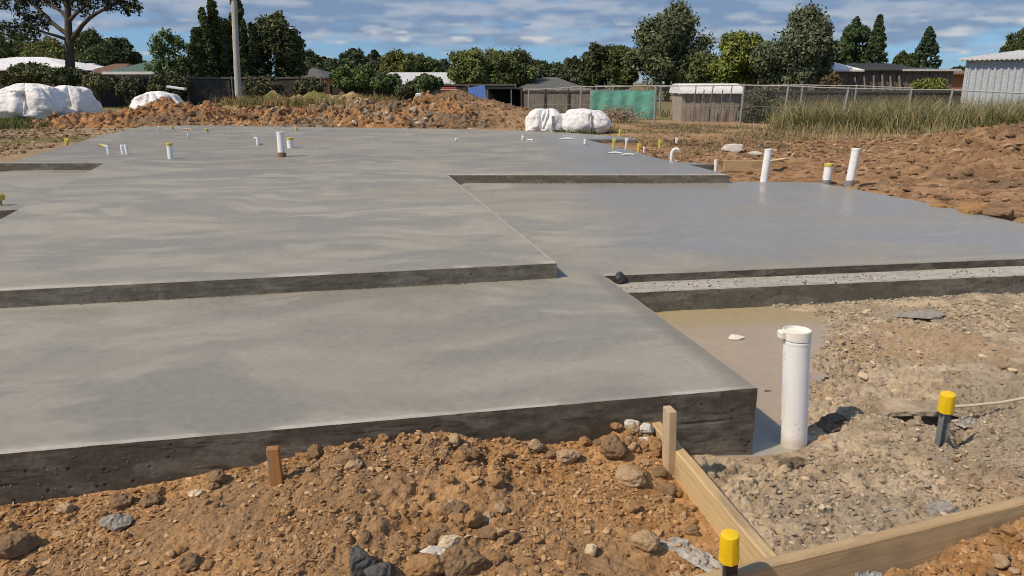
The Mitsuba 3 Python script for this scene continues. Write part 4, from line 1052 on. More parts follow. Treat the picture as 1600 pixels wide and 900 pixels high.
for s0 in np.arange(0, SL - 0.01, pitch * per):
    prof = []
    for i in range(per):
        x = s0 + i * pitch
        prof += [(x, 0), (x + 0.035, -0.045), (x + 0.085, -0.045), (x + 0.12, 0), (x + 0.199, 0)]
    prof = np.array(prof)
    nn = len(prof)
    v = np.vstack([np.column_stack([prof[:, 0], prof[:, 1] + dy_, np.full(nn, z)]) for dy_ in (0, 0.004) for z in (0.15, sz)])
    i = np.arange(nn - 1)
    f = np.vstack([np.stack([i, i + 1, i + 1 + nn], 1), np.stack([i, i + 1 + nn, i + nn], 1), np.stack([i + 2 * nn, i + 3 * nn + 1, i + 2 * nn + 1], 1), np.stack([i + 2 * nn, i + 3 * nn, i + 3 * nn + 1], 1)])
    shed_part('wall_sheet', trimesh.Trimesh(v, f, process=False), 'zinc_wall')
shed_part('corner_trim', box(-0.07, 0.03, -0.06, 0.05, 0.15, sz), 'zinc_wall')
shed_part('end_wall', box(-0.045, -0.005, 0.06, SDP, 0.15, sz), 'zinc_wall')
rx = np.arange(-0.25, SL, 0.075)
rz_ = sz + 0.03 + 0.02 * np.cos(np.arange(len(rx)) * np.pi)
v = np.vstack([np.column_stack([rx, np.full(len(rx), -0.3), rz_]), np.column_stack([rx, np.full(len(rx), SDP + 0.2), rz_ + 0.45])])
v = np.vstack([v, v - np.array([0, 0, 0.05])])
n_ = len(rx); i = np.arange(n_ - 1)
f = np.vstack([np.stack([i, i + 1, i + 1 + n_], 1), np.stack([i, i + 1 + n_, i + n_], 1), np.stack([i + 2 * n_, i + n_ * 3 + 1, i + 1 + 2 * n_], 1), np.stack([i + 2 * n_, i + 3 * n_, i + n_ * 3 + 1], 1), np.stack([i, i + 2 * n_, i + 1 + 2 * n_], 1), np.stack([i, i + 1 + 2 * n_, i + 1], 1)])
shed_part('roof', trimesh.Trimesh(v, f, process=False), 'roof_silver')

# low shed with a white vaulted roof behind the fence
ls = thing('low_shed', 'low boarded shed with a white arched roof behind the wire fence', 'shed')
lx0, lx1 = (5.52, 26, 1.299)[0], (7.408, 26, 1.299)[0]
lz = (6.233, 26, 1.179)[2]; lt = (6.405, 26.8, 1.49)[2]
nb = 12
for i in range(nb):
    a, b = lx0 + (lx1 - lx0) * i / nb, lx0 + (lx1 - lx0) * (i + 1) / nb
    part(ls, 'wall_board', box(a + 0.006, b - 0.006, 26.0 + 0.012 * (i % 2), 26.04 + 0.012 * (i % 2), 0.2, lz - 0.02 * ((i * 7) % 3)), 'paling_brown')
part(ls, 'wall', box(lx0 + 0.01, lx1 - 0.01, 26.06, 27.6, 0.2, lz - 0.06), 'paling_brown')
arc = [(26.8 + 0.95 * math.cos(t), lz + (lt - lz) * math.sin(t)) for t in np.linspace(0, math.pi, 13)]
m = trimesh.creation.extrude_polygon(sg.Polygon(arc), lx1 - lx0 + 0.16, engine='earcut')
m.apply_transform(np.array([[0, 0, 1, lx0 - 0.08], [1, 0, 0, 0], [0, 1, 0, 0], [0, 0, 0, 1.0]]))
part(ls, 'roof', m, 'roof_white', smooth=35)
for i, xx in enumerate([(5.826, 25.6, 0.905)[0], (6.093, 25.6, 0.905)[0], (6.38, 25.6, 0.905)[0], (6.688, 25.6, 0.905)[0], (6.975, 25.6, 0.905)[0]]):
    t = thing('garden_stake', ('first', 'second', 'third', 'fourth', 'fifth')[i] + ' from the left of five thin stakes before the low boarded shed', 'stake', 'stakes in front of the low shed')
    put(t, tube([(xx - 0.06 * (i % 3), 25.6, 0.2), (xx + 0.05, 25.62, 1.42 - 0.12 * (i % 2))], 0.018, 6), 'paling_grey')

# ------------------------------------------------------------------ fences
def paling_fence(name, label, a, b, z0, h, bay, board, mat, rail=True, seed=0, tops=0.03, cat_='fence', posts='paling_dark'):
    k = thing(name, label, cat_)
    a, b = np.array(a, float), np.array(b, float)
    L = np.hypot(*(b - a)); u = (b - a) / L
    nb = max(1, int(round(L / bay)))
    r = np.random.default_rng(seed)
    ang = math.atan2(u[1], u[0])
    for i in range(nb):
        ms = []
        s0, s1 = L * i / nb, L * (i + 1) / nb
        n = int((s1 - s0) / board)
        for j in range(n):
            m = box(0, board * 0.96, -0.01, 0.01, 0, h + r.uniform(-tops, tops))
            m.apply_translation((s0 + j * board, r.uniform(-0.008, 0.008), 0))
            ms.append(m)
        m = cat(ms)
        M = np.eye(4); M[:2, :2] = [[u[0], -u[1]], [u[1], u[0]]]; M[:3, 3] = [a[0], a[1], z0]
        m.apply_transform(M)
        part(k, 'panel', m, mat, kind='stuff')
    for i in range(nb + 1):
        q = a + u * L * i / nb
        n2 = np.array([u[1], -u[0]]) * 0.06
        part(k, 'post', tube([(*(q + n2), z0 - 0.1), (*(q + n2), z0 + h + 0.03)], 0.045, 6), posts)
    if rail:
        n2 = np.array([u[1], -u[0]]) * 0.05
        part(k, 'rail', beam((*(a + n2), z0 + h - 0.06), (*(b + n2), z0 + h - 0.06), 0.04, 0.06), posts)
    return k


paling_fence('paling_fence', 'dark weathered paling fence behind the bulk bags at the left', (-34, 43), (-10.2, 43), 0.2, (-23.927, 43, 1.831)[2] - 0.2, 2.4, 0.16, 'paling_dark', seed=1, posts='paling_grey')
paling_fence('paling_fence', 'dark paling fence behind the long orange soil heap', (-10.0, 44), (0.2, 44), 0.2, (-10.516, 44, 1.466)[2] - 0.2, 2.4, 0.16, 'paling_dark', seed=2, posts='paling_grey')
paling_fence('paling_fence', 'grey paling fence with patched boards left of the green screen', (0.388, 30.14), (2.944, 29.011), 0.25, 1.02, 0.9, 0.13, 'paling_grey', seed=3)
paling_fence('paling_fence', 'dark paling fence behind the tall grass at the right', (8.492, 30.14), (16.635, 29.011), 0.25, 1.0, 2.0, 0.14, 'paling_dark', seed=4)


def wire_fence(name, label, pts, heights, lean=None, mid=True):
    """Chain-link between round steel posts, with a top rail."""
    k = thing(name, label, 'fence')
    P_ = [np.array(q, float) for q in pts]
    base = [0.27 for _ in P_]
    tops = []
    for i, (q, h) in enumerate(zip(P_, heights)):
        dx = lean[i] if lean else 0.0
        tops.append(np.array([q[0] + dx, q[1], h]))
        part(k, 'post', tube([(q[0], q[1], base[i] - 0.2), tuple(tops[-1] + np.array([0, 0, 0.035]))], 0.030, 8), 'galv')
    for i in range(len(P_) - 1):
        a, b = tops[i], tops[i + 1]
        part(k, 'rail', tube([a, (a + b) / 2 - np.array([0, 0, 0.008]), b], 0.019, 6), 'galv')
        L = np.hypot(*(P_[i + 1] - P_[i])); sp = 0.07
        segs = []
        H0 = 0.5 * (a[2] + b[2]) - 0.27
        for sgn in (1, -1):
            for s in np.arange(-H0, L + H0, sp):
                s0, s1 = (s, s + H0) if sgn > 0 else (s + H0, s)
                t0, t1 = 0.0, 1.0
                lo, hi = 0.0, L
                d = s1 - s0
                ta, tb = sorted(((lo - s0) / d, (hi - s0) / d))
                t0, t1 = max(0, ta), min(1, tb)
                if t1 - t0 < 0.02: continue
                segs.append((s0 + d * t0, t0, s0 + d * t1, t1))
        segs = np.array(segs)
        u = (P_[i + 1] - P_[i]) / L
        def at(s, t):
            w = s / L
            zt = a[2] * (1 - w) + b[2] * w
            xy = P_[i][None] + u[None] * s[:, None] + (a[:2] - P_[i])[None] * ((1 - w) * t)[:, None] + (b[:2] - P_[i + 1])[None] * (w * t)[:, None]
            return np.column_stack([xy, 0.27 + (zt - 0.27) * t])
        A, B = at(segs[:, 0], segs[:, 1]), at(segs[:, 2], segs[:, 3])
        rad = 0.0012
        d = (B - A) / np.linalg.norm(B - A, axis=1, keepdims=True)
        e1 = np.cross(d, np.array([u[1], -u[0], 0.0])); e1 /= np.linalg.norm(e1, axis=1, keepdims=True)
        e2 = np.cross(d, e1)
        ring = [e1 * rad, (-0.5 * e1 + 0.866 * e2) * rad, (-0.5 * e1 - 0.866 * e2) * rad]
        v = np.stack([A + ring[0], A + ring[1], A + ring[2], B + ring[0], B + ring[1], B + ring[2]], 1).reshape(-1, 3)
        o = np.arange(len(A))[:, None] * 6
        f = np.concatenate([o + q for q in ([0, 1, 4], [0, 4, 3], [1, 2, 5], [1, 5, 4], [2, 0, 3], [2, 3, 5])])
        part(k, 'wire_mesh', trimesh.Trimesh(v, f, process=False), 'galv_mesh', kind='stuff')
        if mid:
            m0, m1 = (a + np.array([*P_[i], 0.27])) / 2, (b + np.array([*P_[i + 1], 0.27])) / 2
            part(k, 'tension_wire', tube([m0, m1], 0.005, 4), 'galv')
    return k


wire_fence('wire_fence', 'chain-link fence with thin steel posts running along the back right', [(0.57, 27.21), (2.19, 25.856), (4.378, 24.435), (6.641, 23.161), (7.542, 22.168), (8.667, 20.969), (10.82, 19.891), (13.149, 17.619)],
           [(0.54, 26, 1.279)[2], (2.025, 24.9, 1.394)[2], (4.212, 23.8, 1.423)[2], (6.398, 22.3, 1.448)[2], (7.285, 21.4, 1.426)[2], (8.381, 20.2, 1.368)[2], (10.438, 19.2, 1.337)[2], (12.729, 17.2, 1.207)[2]],
           [0.0, 0.05, 0.0, 0.06, 0.10, 0.14, 0.12, 0.1])
wire_fence('wire_fence', 'older chain-link fence on a second line of posts behind the first', [(3.12, 29.807), (3.72, 29.807), (5.418, 29.249), (6.244, 28.712), (9.455, 26.292), (10.874, 25.433), (12.223, 24.628)],
           [(2.964, 28.6, 1.412)[2], (3.534, 28.6, 1.412)[2], (5.136, 28, 1.37)[2], (5.919, 27.5, 1.415)[2], (8.958, 25.2, 1.442)[2], (10.309, 24.4, 1.425)[2], (11.629, 23.7, 1.354)[2]], [0.02, 0.05, 0.0, -0.03, 0.08, 0.05, 0.06], mid=False)

# the green screen hung on a fence line
gs = thing('green_screen', 'faded green shade cloth hung along the fence at the middle right', 'shade cloth')
sx = np.linspace((2.656, 27, 1.082)[0], (4.88, 27, 1.082)[0], 60); szv = np.linspace(0, 1, 12)
SX, SV = np.meshgrid(sx, szv)
zt_ = (3.88, 27, 1.271)[2] - 0.02 * np.abs(np.sin((SX - sx[0]) * 2.6)); zb_ = 0.34 + 0.05 * meshkit.noise(np.stack([SX * 3, SX * 0, SX * 0], -1), 4)
SZ = zb_ + (zt_ - zb_) * SV
SYY = 27.0 + 0.035 * np.sin(SX * 13 + 2 * meshkit.noise(np.stack([SX * 2, SV * 2, SX * 0], -1), 2)) * (1 - 0.7 * SV)
ii = np.arange(SX.size).reshape(SX.shape); q = np.stack([ii[:-1, :-1], ii[:-1, 1:], ii[1:, 1:], ii[1:, :-1]], -1).reshape(-1, 4)
fr = np.column_stack([SX.ravel(), SYY.ravel(), SZ.ravel()])
nfr = len(fr)
both = np.vstack([fr, fr + np.array([0, 0.006, 0])])
part(gs, 'cloth', trimesh.Trimesh(both, np.vstack([q[:, [0, 1, 2]], q[:, [0, 2, 3]], q[:, [2, 1, 0]] + nfr, q[:, [3, 2, 0]] + nfr]), process=False), 'cloth_green', smooth=True)
for xx in (sx[0], sx[20], sx[39], sx[-1]):
    part(gs, 'post', tube([(xx, 27.06, 0.1), (xx, 27.06, 1.36)], 0.025, 6), 'galv')
part(gs, 'rail', tube([(sx[0], 27.055, 1.27), (sx[-1], 27.055, 1.27)], 0.014, 6), 'galv')

# dark lean-to, blue panel and red drum lid behind the brown heap
sh = thing('lean_to', 'black open lean-to with a steel rail behind the brown conical heap', 'lean-to')
ax0, ax1 = (-1.003, 33, 0.99)[0], (0.396, 33, 0.99)[0]
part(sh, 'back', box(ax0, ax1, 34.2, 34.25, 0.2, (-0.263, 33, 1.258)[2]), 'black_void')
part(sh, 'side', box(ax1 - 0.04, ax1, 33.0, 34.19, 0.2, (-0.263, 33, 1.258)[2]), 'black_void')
part(sh, 'roof', box(ax0 - 0.05, ax1 + 0.05, 32.9, 34.3, (-0.263, 33, 1.271)[2] + 0.003, (-0.263, 33, 1.296)[2] + 0.03), 'roof_dark')
for xx in (ax0, (ax0 * 0.3 + ax1 * 0.7)):
    part(sh, 'post', tube([(xx, 32.95, 0.2), (xx, 32.95, (-0.263, 33, 1.271)[2])], 0.03, 6), 'galv_dark')
part(sh, 'rail', tube([(ax0, 32.93, (-0.265, 33, 0.656)[2]), (ax1 - 0.4, 32.93, (-0.265, 33, 0.656)[2])], 0.03, 6), 'galv')
bp = thing('blue_panel', 'blue board leaning behind the brown conical heap', 'panel')
m = bevel_box(0.60, 0.03, 0.62, 0.005); m.apply_transform(leanm(-28, [1, 0, 0])); m.apply_transform(leanm(-10, [0, 1, 0])); m.apply_translation((-1.209, 28, 1.121))
put(bp, m, 'panel_blue')
rb = thing('red_crate', 'red painted box half hidden behind the brown heap', 'box')
m = bevel_box(0.55, 0.4, 0.45, 0.02); m.apply_translation((-2.271, 29, 1.141))
part(rb, 'body', m, 'paint_red')
m = bevel_box(0.60, 0.45, 0.04, 0.01); m.apply_translation(np.array((-2.269, 29, 1.254)) + np.array([0, 0, 0.02]))
part(rb, 'lid', m, 'wall_cream')
for nm, lab, pa, w_, h_ in (('white_slab', 'white weathered sheet lying on the crest of the orange heap', (-2.605, 23.6, 1.135), 0.45, 0.12), ('white_slab', 'white boards lying on the ground right of the brown heap', (0.884, 27.5, 0.517), 1.1, 0.08), ('white_slab', 'pale sheet lying beyond the third bulk bag', (-15.048, 36, 1.292), 0.8, 0.10)):
    t = thing(nm, lab, 'sheet')
    m = bevel_box(w_, 0.3, h_, 0.02); m.vertices = m.vertices + 0.0
    m.apply_transform(leanm(8, [0, 1, 0])); m.apply_translation(pa)
    put(t, m, 'roof_white')

# the pole
pl = thing('utility_pole', 'tall bare grey pole rising from the weedy mound left of centre', 'pole')
px_b, px_t = np.array((-13.023, 38, 0.912)), np.array((-12.767, 38, 6.036))
part(pl, 'shaft', tube([px_b - np.array([0, 0, 0.8]), px_b + (px_t - px_b) * 0.5, px_t], [0.155, 0.140, 0.125], 14), 'pole_grey', smooth=40)
part(pl, 'bracket', cat([tube([px_b + (px_t - px_b) * 0.80 - np.array([0.16, 0, 0]), px_t - np.array([0.22, 0, 0])], 0.04, 6), box(px_t[0] - 0.28, px_t[0] + 0.16, px_t[1] - 0.19, px_t[1] - 0.15, px_t[2] - 0.75, px_t[2] - 0.60)]), 'pole_iron')
# ------------------------------------------------------------------ bulk bags
def bulk_bag(label, x, y, z, sx, sy, sz, seed, flap=True, straps=((-0.1, 1), (0.45, 1)), tilt=0.0):
    """A slumped woven bag: squarish body, gathered top, folds that run down from the neck."""
    k = thing('bulk_bag', label, 'bulk bag')
    m = trimesh.creation.icosphere(subdivisions=5)
    v = m.vertices.copy()
    th = np.arctan2(v[:, 1], v[:, 0])
    rxy = np.hypot(v[:, 0], v[:, 1])
    sq = (np.abs(np.cos(th)) ** 3.2 + np.abs(np.sin(th)) ** 3.2) ** (-1 / 3.2)
    zz = v[:, 2]
    prof = np.sign(rxy) * rxy ** 0.72
    fold = meshkit.fbm(np.column_stack([np.cos(th) * 3.2, np.sin(th) * 3.2, zz * 0.9 + seed]), 3, seed) - 0.5
    sharp = -np.abs(meshkit.noise(np.column_stack([np.cos(th) * 2.6 + seed, np.sin(th) * 2.6, zz * 0.5]), seed + 2) - 0.5)
    upper = np.clip(zz + 0.5, 0, 1.3)
    rr = np.random.default_rng(seed)
    pleat = np.ones(len(v))
    for _ in range(11):
        t0, wd, dp = rr.uniform(-np.pi, np.pi), rr.uniform(0.05, 0.11), rr.uniform(0.14, 0.32)
        dt = np.abs((th - t0 - 0.5 * (zz - 0.3) * rr.normal(0, 0.5) + np.pi) % (2 * np.pi) - np.pi)
        pleat -= dp * np.exp(-dt / wd) * np.clip((zz + 0.35) / 0.8, 0, 1)
    r2 = prof * sq * (1 + 0.30 * fold * upper) * pleat
    hz = np.where(zz > 0, np.abs(zz) ** 0.9, -np.abs(zz) ** 0.8 * 0.55)
    bump = 0.13 * (meshkit.fbm(v * 1.6 + seed, 3, seed + 7) - 0.5)
    out = np.column_stack([r2 * np.cos(th) * sx / 2, r2 * np.sin(th) * sy / 2, (hz + bump) * sz * 0.66])
    cr = v * np.array([2.3, 2.3, 2.0]) + seed * 1.7
    out *= (1 + 0.24 * (meshkit.noise(cr * 0.8, seed + 20) - 0.5) + 0.08 * (np.abs(meshkit.noise(cr * 1.1, seed + 21) - 0.5) * -2 + 0.5) + 0.03 * (np.abs(meshkit.noise(cr * 2.6, seed + 23) - 0.5) * -2 + 0.5))[:, None]
    out[:, 0] += tilt * out[:, 2]
    out[:, 2] = np.maximum(out[:, 2], -sz * 0.35)
    body = trimesh.Trimesh(out + np.array([x, y, z + sz * 0.34]), m.faces, process=False)
    part(k, 'body', body, 'bag_white', smooth=True)
    if flap:
        f = trimesh.creation.icosphere(subdivisions=4)
        w = f.vertices.copy()
        t2 = np.arctan2(w[:, 1], w[:, 0])
        w[:, :2] *= (1 + 0.14 * np.sin(t2 * 5 + seed) + 0.08 * np.sin(t2 * 9))[:, None]
        w = w * np.array([sx * 0.29, sy * 0.29, sz * 0.13]) + 0.04 * (meshkit.fbm(w * 3 + seed, 2, seed)[:, None] - 0.5)
        part(k, 'top_flap', trimesh.Trimesh(w + np.array([x + tilt * sz * 0.6, y - 0.1 * sy, z + sz * 0.86]), f.faces, process=False), 'bag_white', smooth=True)
    for a, s in straps:
        # webbing laid down the front of the body: follows the surface from the neck to the ground
        front = body.vertices[(body.vertices[:, 1] < y)]
        pts = []
        for zq in np.linspace(z + sz * 0.78, z + 0.02, 9):
            xq = x + a * sx * 0.5 + tilt * (zq - z) * 0.5
            d = np.abs(front[:, 0] - xq) / 0.10 + np.abs(front[:, 2] - zq) / 0.06
            q = front[np.argmin(d)]
            pts.append((xq, q[1] - 0.012, zq))
        pts = np.array(pts); pts[1:-1, 1] = np.minimum(pts[1:-1, 1], (pts[:-2, 1] + pts[2:, 1]) / 2 + 0.02)
        half = np.array([0.035, 0, 0])
        vv = np.vstack([pts - half, pts + half, pts - half + [0, 0.01, 0], pts + half + [0, 0.01, 0]])
        n = len(pts); i = np.arange(n - 1)
        ff = np.vstack([np.stack([i, i + n, i + n + 1], 1), np.stack([i, i + n + 1, i + 1], 1), np.stack([i + 2 * n, i + 3 * n + 1, i + 3 * n], 1), np.stack([i + 2 * n, i + 2 * n + 1, i + 3 * n + 1], 1)])
        part(k, 'strap', trimesh.Trimesh(vv, ff, process=False), 'strap_grey')
    return k


bulk_bag('largest slumped white bulk bag at the far left, with a grey strap', *(-15.993, 26.5, 0.469)[:2], 0.30, 2.05, 1.7, 1.12, 3, straps=((0.28, 1),))
bulk_bag('white bulk bag second from the left, right against the largest one', *(-15.574, 28.2, 0.668)[:2], 0.30, 1.45, 1.5, 1.13, 8, straps=())
bulk_bag('low white bulk bag sagging to the right behind the red-brown heap', *(-15.617, 29.3, 0.636)[:2], 0.30, 0.80, 1.1, 0.80, 12, flap=False, straps=())
bulk_bag('white bulk bag half hidden behind the red-brown heap, left of the mound', *(-12.229, 27.5, 0.689)[:2], 0.32, 1.65, 1.4, 0.90, 15, flap=False, straps=())
bulk_bag('left one of the two white bulk bags at the middle, with a pointed top', *(0.811, 19.3, 0.399)[:2], 0.29, 0.96, 0.85, 0.58, 21, flap=False, straps=((0.36, 1),))
bulk_bag('right one of the two white bulk bags at the middle, with a dark strap', *(1.739, 19.2, 0.389)[:2], 0.29, 1.12, 0.9, 0.60, 27, straps=((0.30, 1),))
bulk_bag('small white bag wedged between the two middle bulk bags', *(1.302, 19.9, 0.412)[:2], 0.29, 0.62, 0.6, 0.46, 33, flap=False, straps=())

# ------------------------------------------------------------------ pipes
def pipe(name, label, x, y, z, r, h, lean=(0, 0), rim=True, tape=None, skirt=None, mat='pvc_white', wall=0.004, deep=0.25, cat_='pipe', group=None):
    """An open plastic pipe: hollow at the top, with a socket rim, a tape band or a muddy foot where it has them."""
    k = thing(name, label, cat_, group)
    prof = [(r, -0.12), (r, h - 0.001), (r - 0.0012, h), (r - wall, h), (r - wall, h - deep), (0.0005, h - deep)]
    M = np.eye(4); M[0, 2], M[1, 2] = lean; M[:3, 3] = (x, y, z)
    m = lathe(prof, 40); m.apply_transform(M)
    part(k, 'barrel', m, mat, smooth=35)
    if rim:
        m = lathe([(r + 0.0008, h - 0.40 * r), (r + 0.004, h - 0.36 * r), (r + 0.004, h + 0.002), (r - 0.001, h + 0.002), (r - 0.001, h - 0.02)], 40); m.apply_transform(M)
        part(k, 'socket_rim', m, mat, smooth=35)
    if tape:
        m = lathe([(r + 0.001, h - 0.035), (r + 0.005, h - 0.032), (r + 0.007, h + 0.004), (r * 0.5, h + 0.010), (0.0005, h + 0.012)], 24)
        m.vertices += 0.004 * (meshkit.noise(m.vertices * 60, 3)[:, None] - 0.5)
        m.apply_transform(M)
        part(k, 'tape', m, 'tape_yellow', smooth=60, label='yellow tape over the end')
    if skirt:
        hs, sm = skirt
        m = lathe([(r + 0.012, -0.02), (r + 0.009, hs * 0.7), (r + 0.004, hs), (r - 0.0005, hs + 0.001)], 28)
        m.vertices[:, 2] += 0.015 * (meshkit.noise(m.vertices * 30, 5) - 0.5) * (m.vertices[:, 2] > 0.01)
        m.apply_transform(M)
        part(k, 'foot', m, sm, smooth=60)
    return k


# the big drain riser beside the slab corner
dx_, dy_ = (1.212, 3.064)
RL = np.eye(4); RL[0, 2] = -0.062; RL[0, 3] = dx_; RL[1, 3] = dy_
riser = thing('drain_pipe', 'tall white plastic drain pipe in the mud beside the slab corner', 'pipe')
RH = 0.469
def leaned(m):
    m.apply_transform(RL)
    return m


m = lathe([(0.0545, -0.15), (0.0545, RH - 0.002), (0.0530, RH), (0.0505, RH), (0.0505, RH - 0.12), (0.0005, RH - 0.12)], 56)
m.apply_transform(RL)
part(riser, 'barrel', m, 'pvc_white', smooth=35)
part(riser, 'weld_ring', leaned(lathe([(0.0550, RH - 0.012), (0.0565, RH - 0.009), (0.0565, RH - 0.002), (0.0550, RH + 0.001)], 56)), 'pvc_white', smooth=60)
cap = part(riser, 'cap', leaned(lathe([(0.0500, RH - 0.02), (0.0500, RH + 0.004), (0.0575, RH + 0.006), (0.0580, RH + 0.043), (0.0560, RH + 0.046), (0.0525, RH + 0.046), (0.0515, RH + 0.036), (0.0300, RH + 0.030), (0.0005, RH + 0.029)], 56)), 'pvc_cream', smooth=35, label='cream push-in cap with a side lug')
lug = bevel_box(0.034, 0.040, 0.036, 0.006); lug.apply_transform(rotz(10)); lug.apply_translation((-0.062, -0.005, RH + 0.026)); lug.apply_transform(RL)
part(cap, 'lug', lug, 'pvc_cream')

pipe('pipe', 'tall white pipe with a muddy brown foot standing on the main slab', *(-3.543, 12.085), 0.404, 0.055, 0.378, skirt=(0.07, 'mud_skirt'))
pipe('pipe', 'white pipe with yellow tape on its end, left of the pipe with the brown foot', *(-5.12, 11.77), 0.404, 0.042, 0.227, rim=False, tape=True)
pipe('pipe', 'short grey white stub with yellow tape right behind the pipe with the brown foot', *(-3.883, 13.8), 0.404, 0.055, 0.17, rim=False, tape=True)
pipe('pipe', 'tall white pipe at the far edge of the lower slab', *(3.167, 9.801), 0.300, 0.045, 0.406, lean=(0.075, 0))
pipe('pipe', 'shorter white pipe with yellow tape at the slab edge', *(3.926, 9.727), 0.285, 0.050, 0.246, lean=(0.06, 0), tape=True, skirt=(0.05, 'pvc_grey'))
pipe('pipe', 'tall white pipe with a dark grey foot at the right slab edge', *(4.055, 9.358), 0.285, 0.048, 0.464, lean=(0.085, 0), skirt=(0.09, 'pvc_grey'))
pipe('pipe', 'small white pipe beside the notch at the right of the slab', *(2.937, 11.288), 0.33, 0.028, 0.105, rim=False)


def bend(name, label, pts, r, mat='pvc_white', extra=None, cat_='pipe'):
    k = thing(name, label, cat_)
    part(k, 'barrel', tube(pts, r, 12), mat, smooth=50)
    if extra:
        part(k, extra[0], extra[1], extra[2], smooth=50)
    return k


def o(px, z, dx=0.0, dy=0.0):
    return np.array([px[0] + dx, px[1] + dy, z])


a = (-6.433, 12.531)
bend('pipe_stub', 'small bent white stub with yellow tape, first from the left on the slab', [o(a, .38), o(a, .50), o(a, .53, -.02), o(a, .535, -.07)], 0.022, extra=('tape', tube([o(a, .535, -.07), o(a, .55, -.13)], 0.024, 8), 'tape_yellow'))
a = (-6.168, 12.531)
bend('pipe_stub', 'pair of taped white stubs, second from the left on the slab', [o(a, .38, -.035), o(a, .53, -.045), o(a, .55, -.04)], 0.025, extra=('second_stub', tube([o(a, .38, .035), o(a, .54, .02), o(a, .555, .02)], 0.025, 10), 'pvc_white'))
a = (-4.639, 14.381)
bend('pipe_stub', 'small white hooked stub left of the pipe with the brown foot', [o(a, .38), o(a, .50), o(a, .53, -.01), o(a, .535, -.06)], 0.024, extra=('base', tube([o(a, .40, .06), o(a, .43, .05)], 0.03, 8), 'pvc_grey'))
a = (2.372, 11.669)
bend('pipe_bend', 'white pipe bent over at the right edge of the slab', [o(a, .33), o(a, .49), o(a, .54, .02), o(a, .56, .06), o(a, .54, .10)], 0.025)
for i, (lab, q, w, h, mat) in enumerate((
        ('yellow taped stub at the far left corner of the slab', (-9.778, 21.671), 0.05, 0.06, 'tape_yellow'),
        ('pale stub beside the yellow one at the far left corner of the slab', (-8.674, 19.475), 0.035, 0.07, 'pvc_white'),
        ('yellow capped stub near the far left corner of the slab', (-8.359, 19.475), 0.06, 0.10, 'tape_yellow'),
        ('tiny white stub nearer than the yellow capped one', (-6.747, 16.452), 0.022, 0.10, 'pvc_white'),
        ('grey and yellow taped stub third from the far left corner', (-7.114, 18.435), 0.06, 0.09, 'tape_yellow'),
        ('yellow tag on the back edge above the pipe with the brown foot', (-5.127, 18.812), 0.05, 0.10, 'tape_yellow'),
        ('single small white stub at the middle of the back part of the slab', (-1.09, 15.435), 0.03, 0.06, 'pvc_white'),
        ('white stub beside the lying elbow at the back of the slab', (0.215, 15.61), 0.035, 0.10, 'pvc_white'),
        ('white capped stub near the back right notch', (1.339, 14.457), 0.035, 0.11, 'pvc_white'),
        ('small white stub at the right edge before the bent pipe', (2.123, 12.647), 0.022, 0.11, 'pvc_white'))):
    t = thing('pipe_stub', lab, 'pipe stub')
    w, h = w * 0.8, h * 0.85
    m = lathe([(w * 0.8, -0.03), (w * 0.8, h * 0.8), (w, h * 0.82), (w * 0.95, h), (w * 0.4, h + 0.01), (0.0005, h + 0.01)], 14, q[0], q[1], ZU)
    m.vertices[:, :2] += 0.25 * w * (meshkit.noise(m.vertices * 20, i)[:, None] - 0.5)
    part(t, 'barrel', m, mat, smooth=40)
    part(t, 'foot', lathe([(w * 1.25, -0.01), (w * 1.0, 0.014), (w * 0.79, 0.018)], 14, q[0], q[1], ZU), 'pvc_grey', smooth=40)
for lab, q, ln, az, mat in (('thin pale stick lying near the back edge of the slab', (-7.887, 19.204), 0.35, -20, 'timber_peg'), ('white elbow lying flat at the back of the slab', (0.353, 15.522), 0.14, -30, 'pvc_white'),
                            ('flat white offcut left of the back right notch', (1.095, 15.881), 0.28, 0, 'pvc_white'), ('flat white disc below the yellow post', (1.651, 12.589), 0.22, 0, 'pvc_white'), ('flat white disc right of the one below the yellow post', (1.816, 12.304), 0.20, 5, 'pvc_white')):
    t = thing('offcut', lab, 'offcut')
    m = tube([(-ln / 2, 0, 0.012), (0, 0.02, 0.02), (ln / 2, 0, 0.014)], [0.012, 0.018, 0.010], 8); m.apply_transform(rotz(az)); m.apply_translation((q[0], q[1], ZU))
    put(t, m, mat, smooth=True)
for lab, q, z0, q2, w, mat in (('yellow marker post in front of the back right notch', (1.756, 13.662), 0.404, 0.153, 0.022, 'tape_yellow'), ('white marker post inside the back right notch', (2.032, 14.07), 0.36, 0.180, 0.020, 'pvc_white'),
                               ('yellow marker post at the corner of the back right notch', (2.15, 13.404), 0.36, 0.129, 0.024, 'tape_yellow'), ('yellow marker post in the grass right of the notch', (2.728, 14.584), 0.33, 0.140, 0.026, 'tape_yellow'),
                               ('yellow marker peg behind the back right notch', (2.449, 17.994), 0.33, 0.129, 0.026, 'tape_yellow'), ('white marker peg leaning in the grass above the bent pipe', (3.193, 15.352), 0.33, 0.123, 0.020, 'pvc_white'),
                               ('yellow marker at the left edge of the slab', (-8.299, 14.673), 0.37, 0.106, 0.03, 'tape_yellow'), ('pale wooden marker peg in the dry ground at the left', (-8.731, 14.354), 0.36, 0.104, 0.02, 'timber_peg')):
    t = thing('marker', lab, 'marker')
    part(t, 'post', tube([(q[0], q[1], z0 - 0.05), (q[0] + 0.01, q[1], z0 + q2 * 0.85)], w, 8), mat)
    m = bevel_box(w * 2.8, w * 1.4, w * 3.0, w * 0.3); m.apply_transform(leanm(18, [0, 1, 0])); m.apply_translation((q[0] + 0.014, q[1], z0 + q2 * 0.92))
    part(t, 'flag', m, mat)
q = (-5.188, 7.851)
t = thing('marker', 'wooden peg with a yellow cap at the left edge of the frame', 'marker')
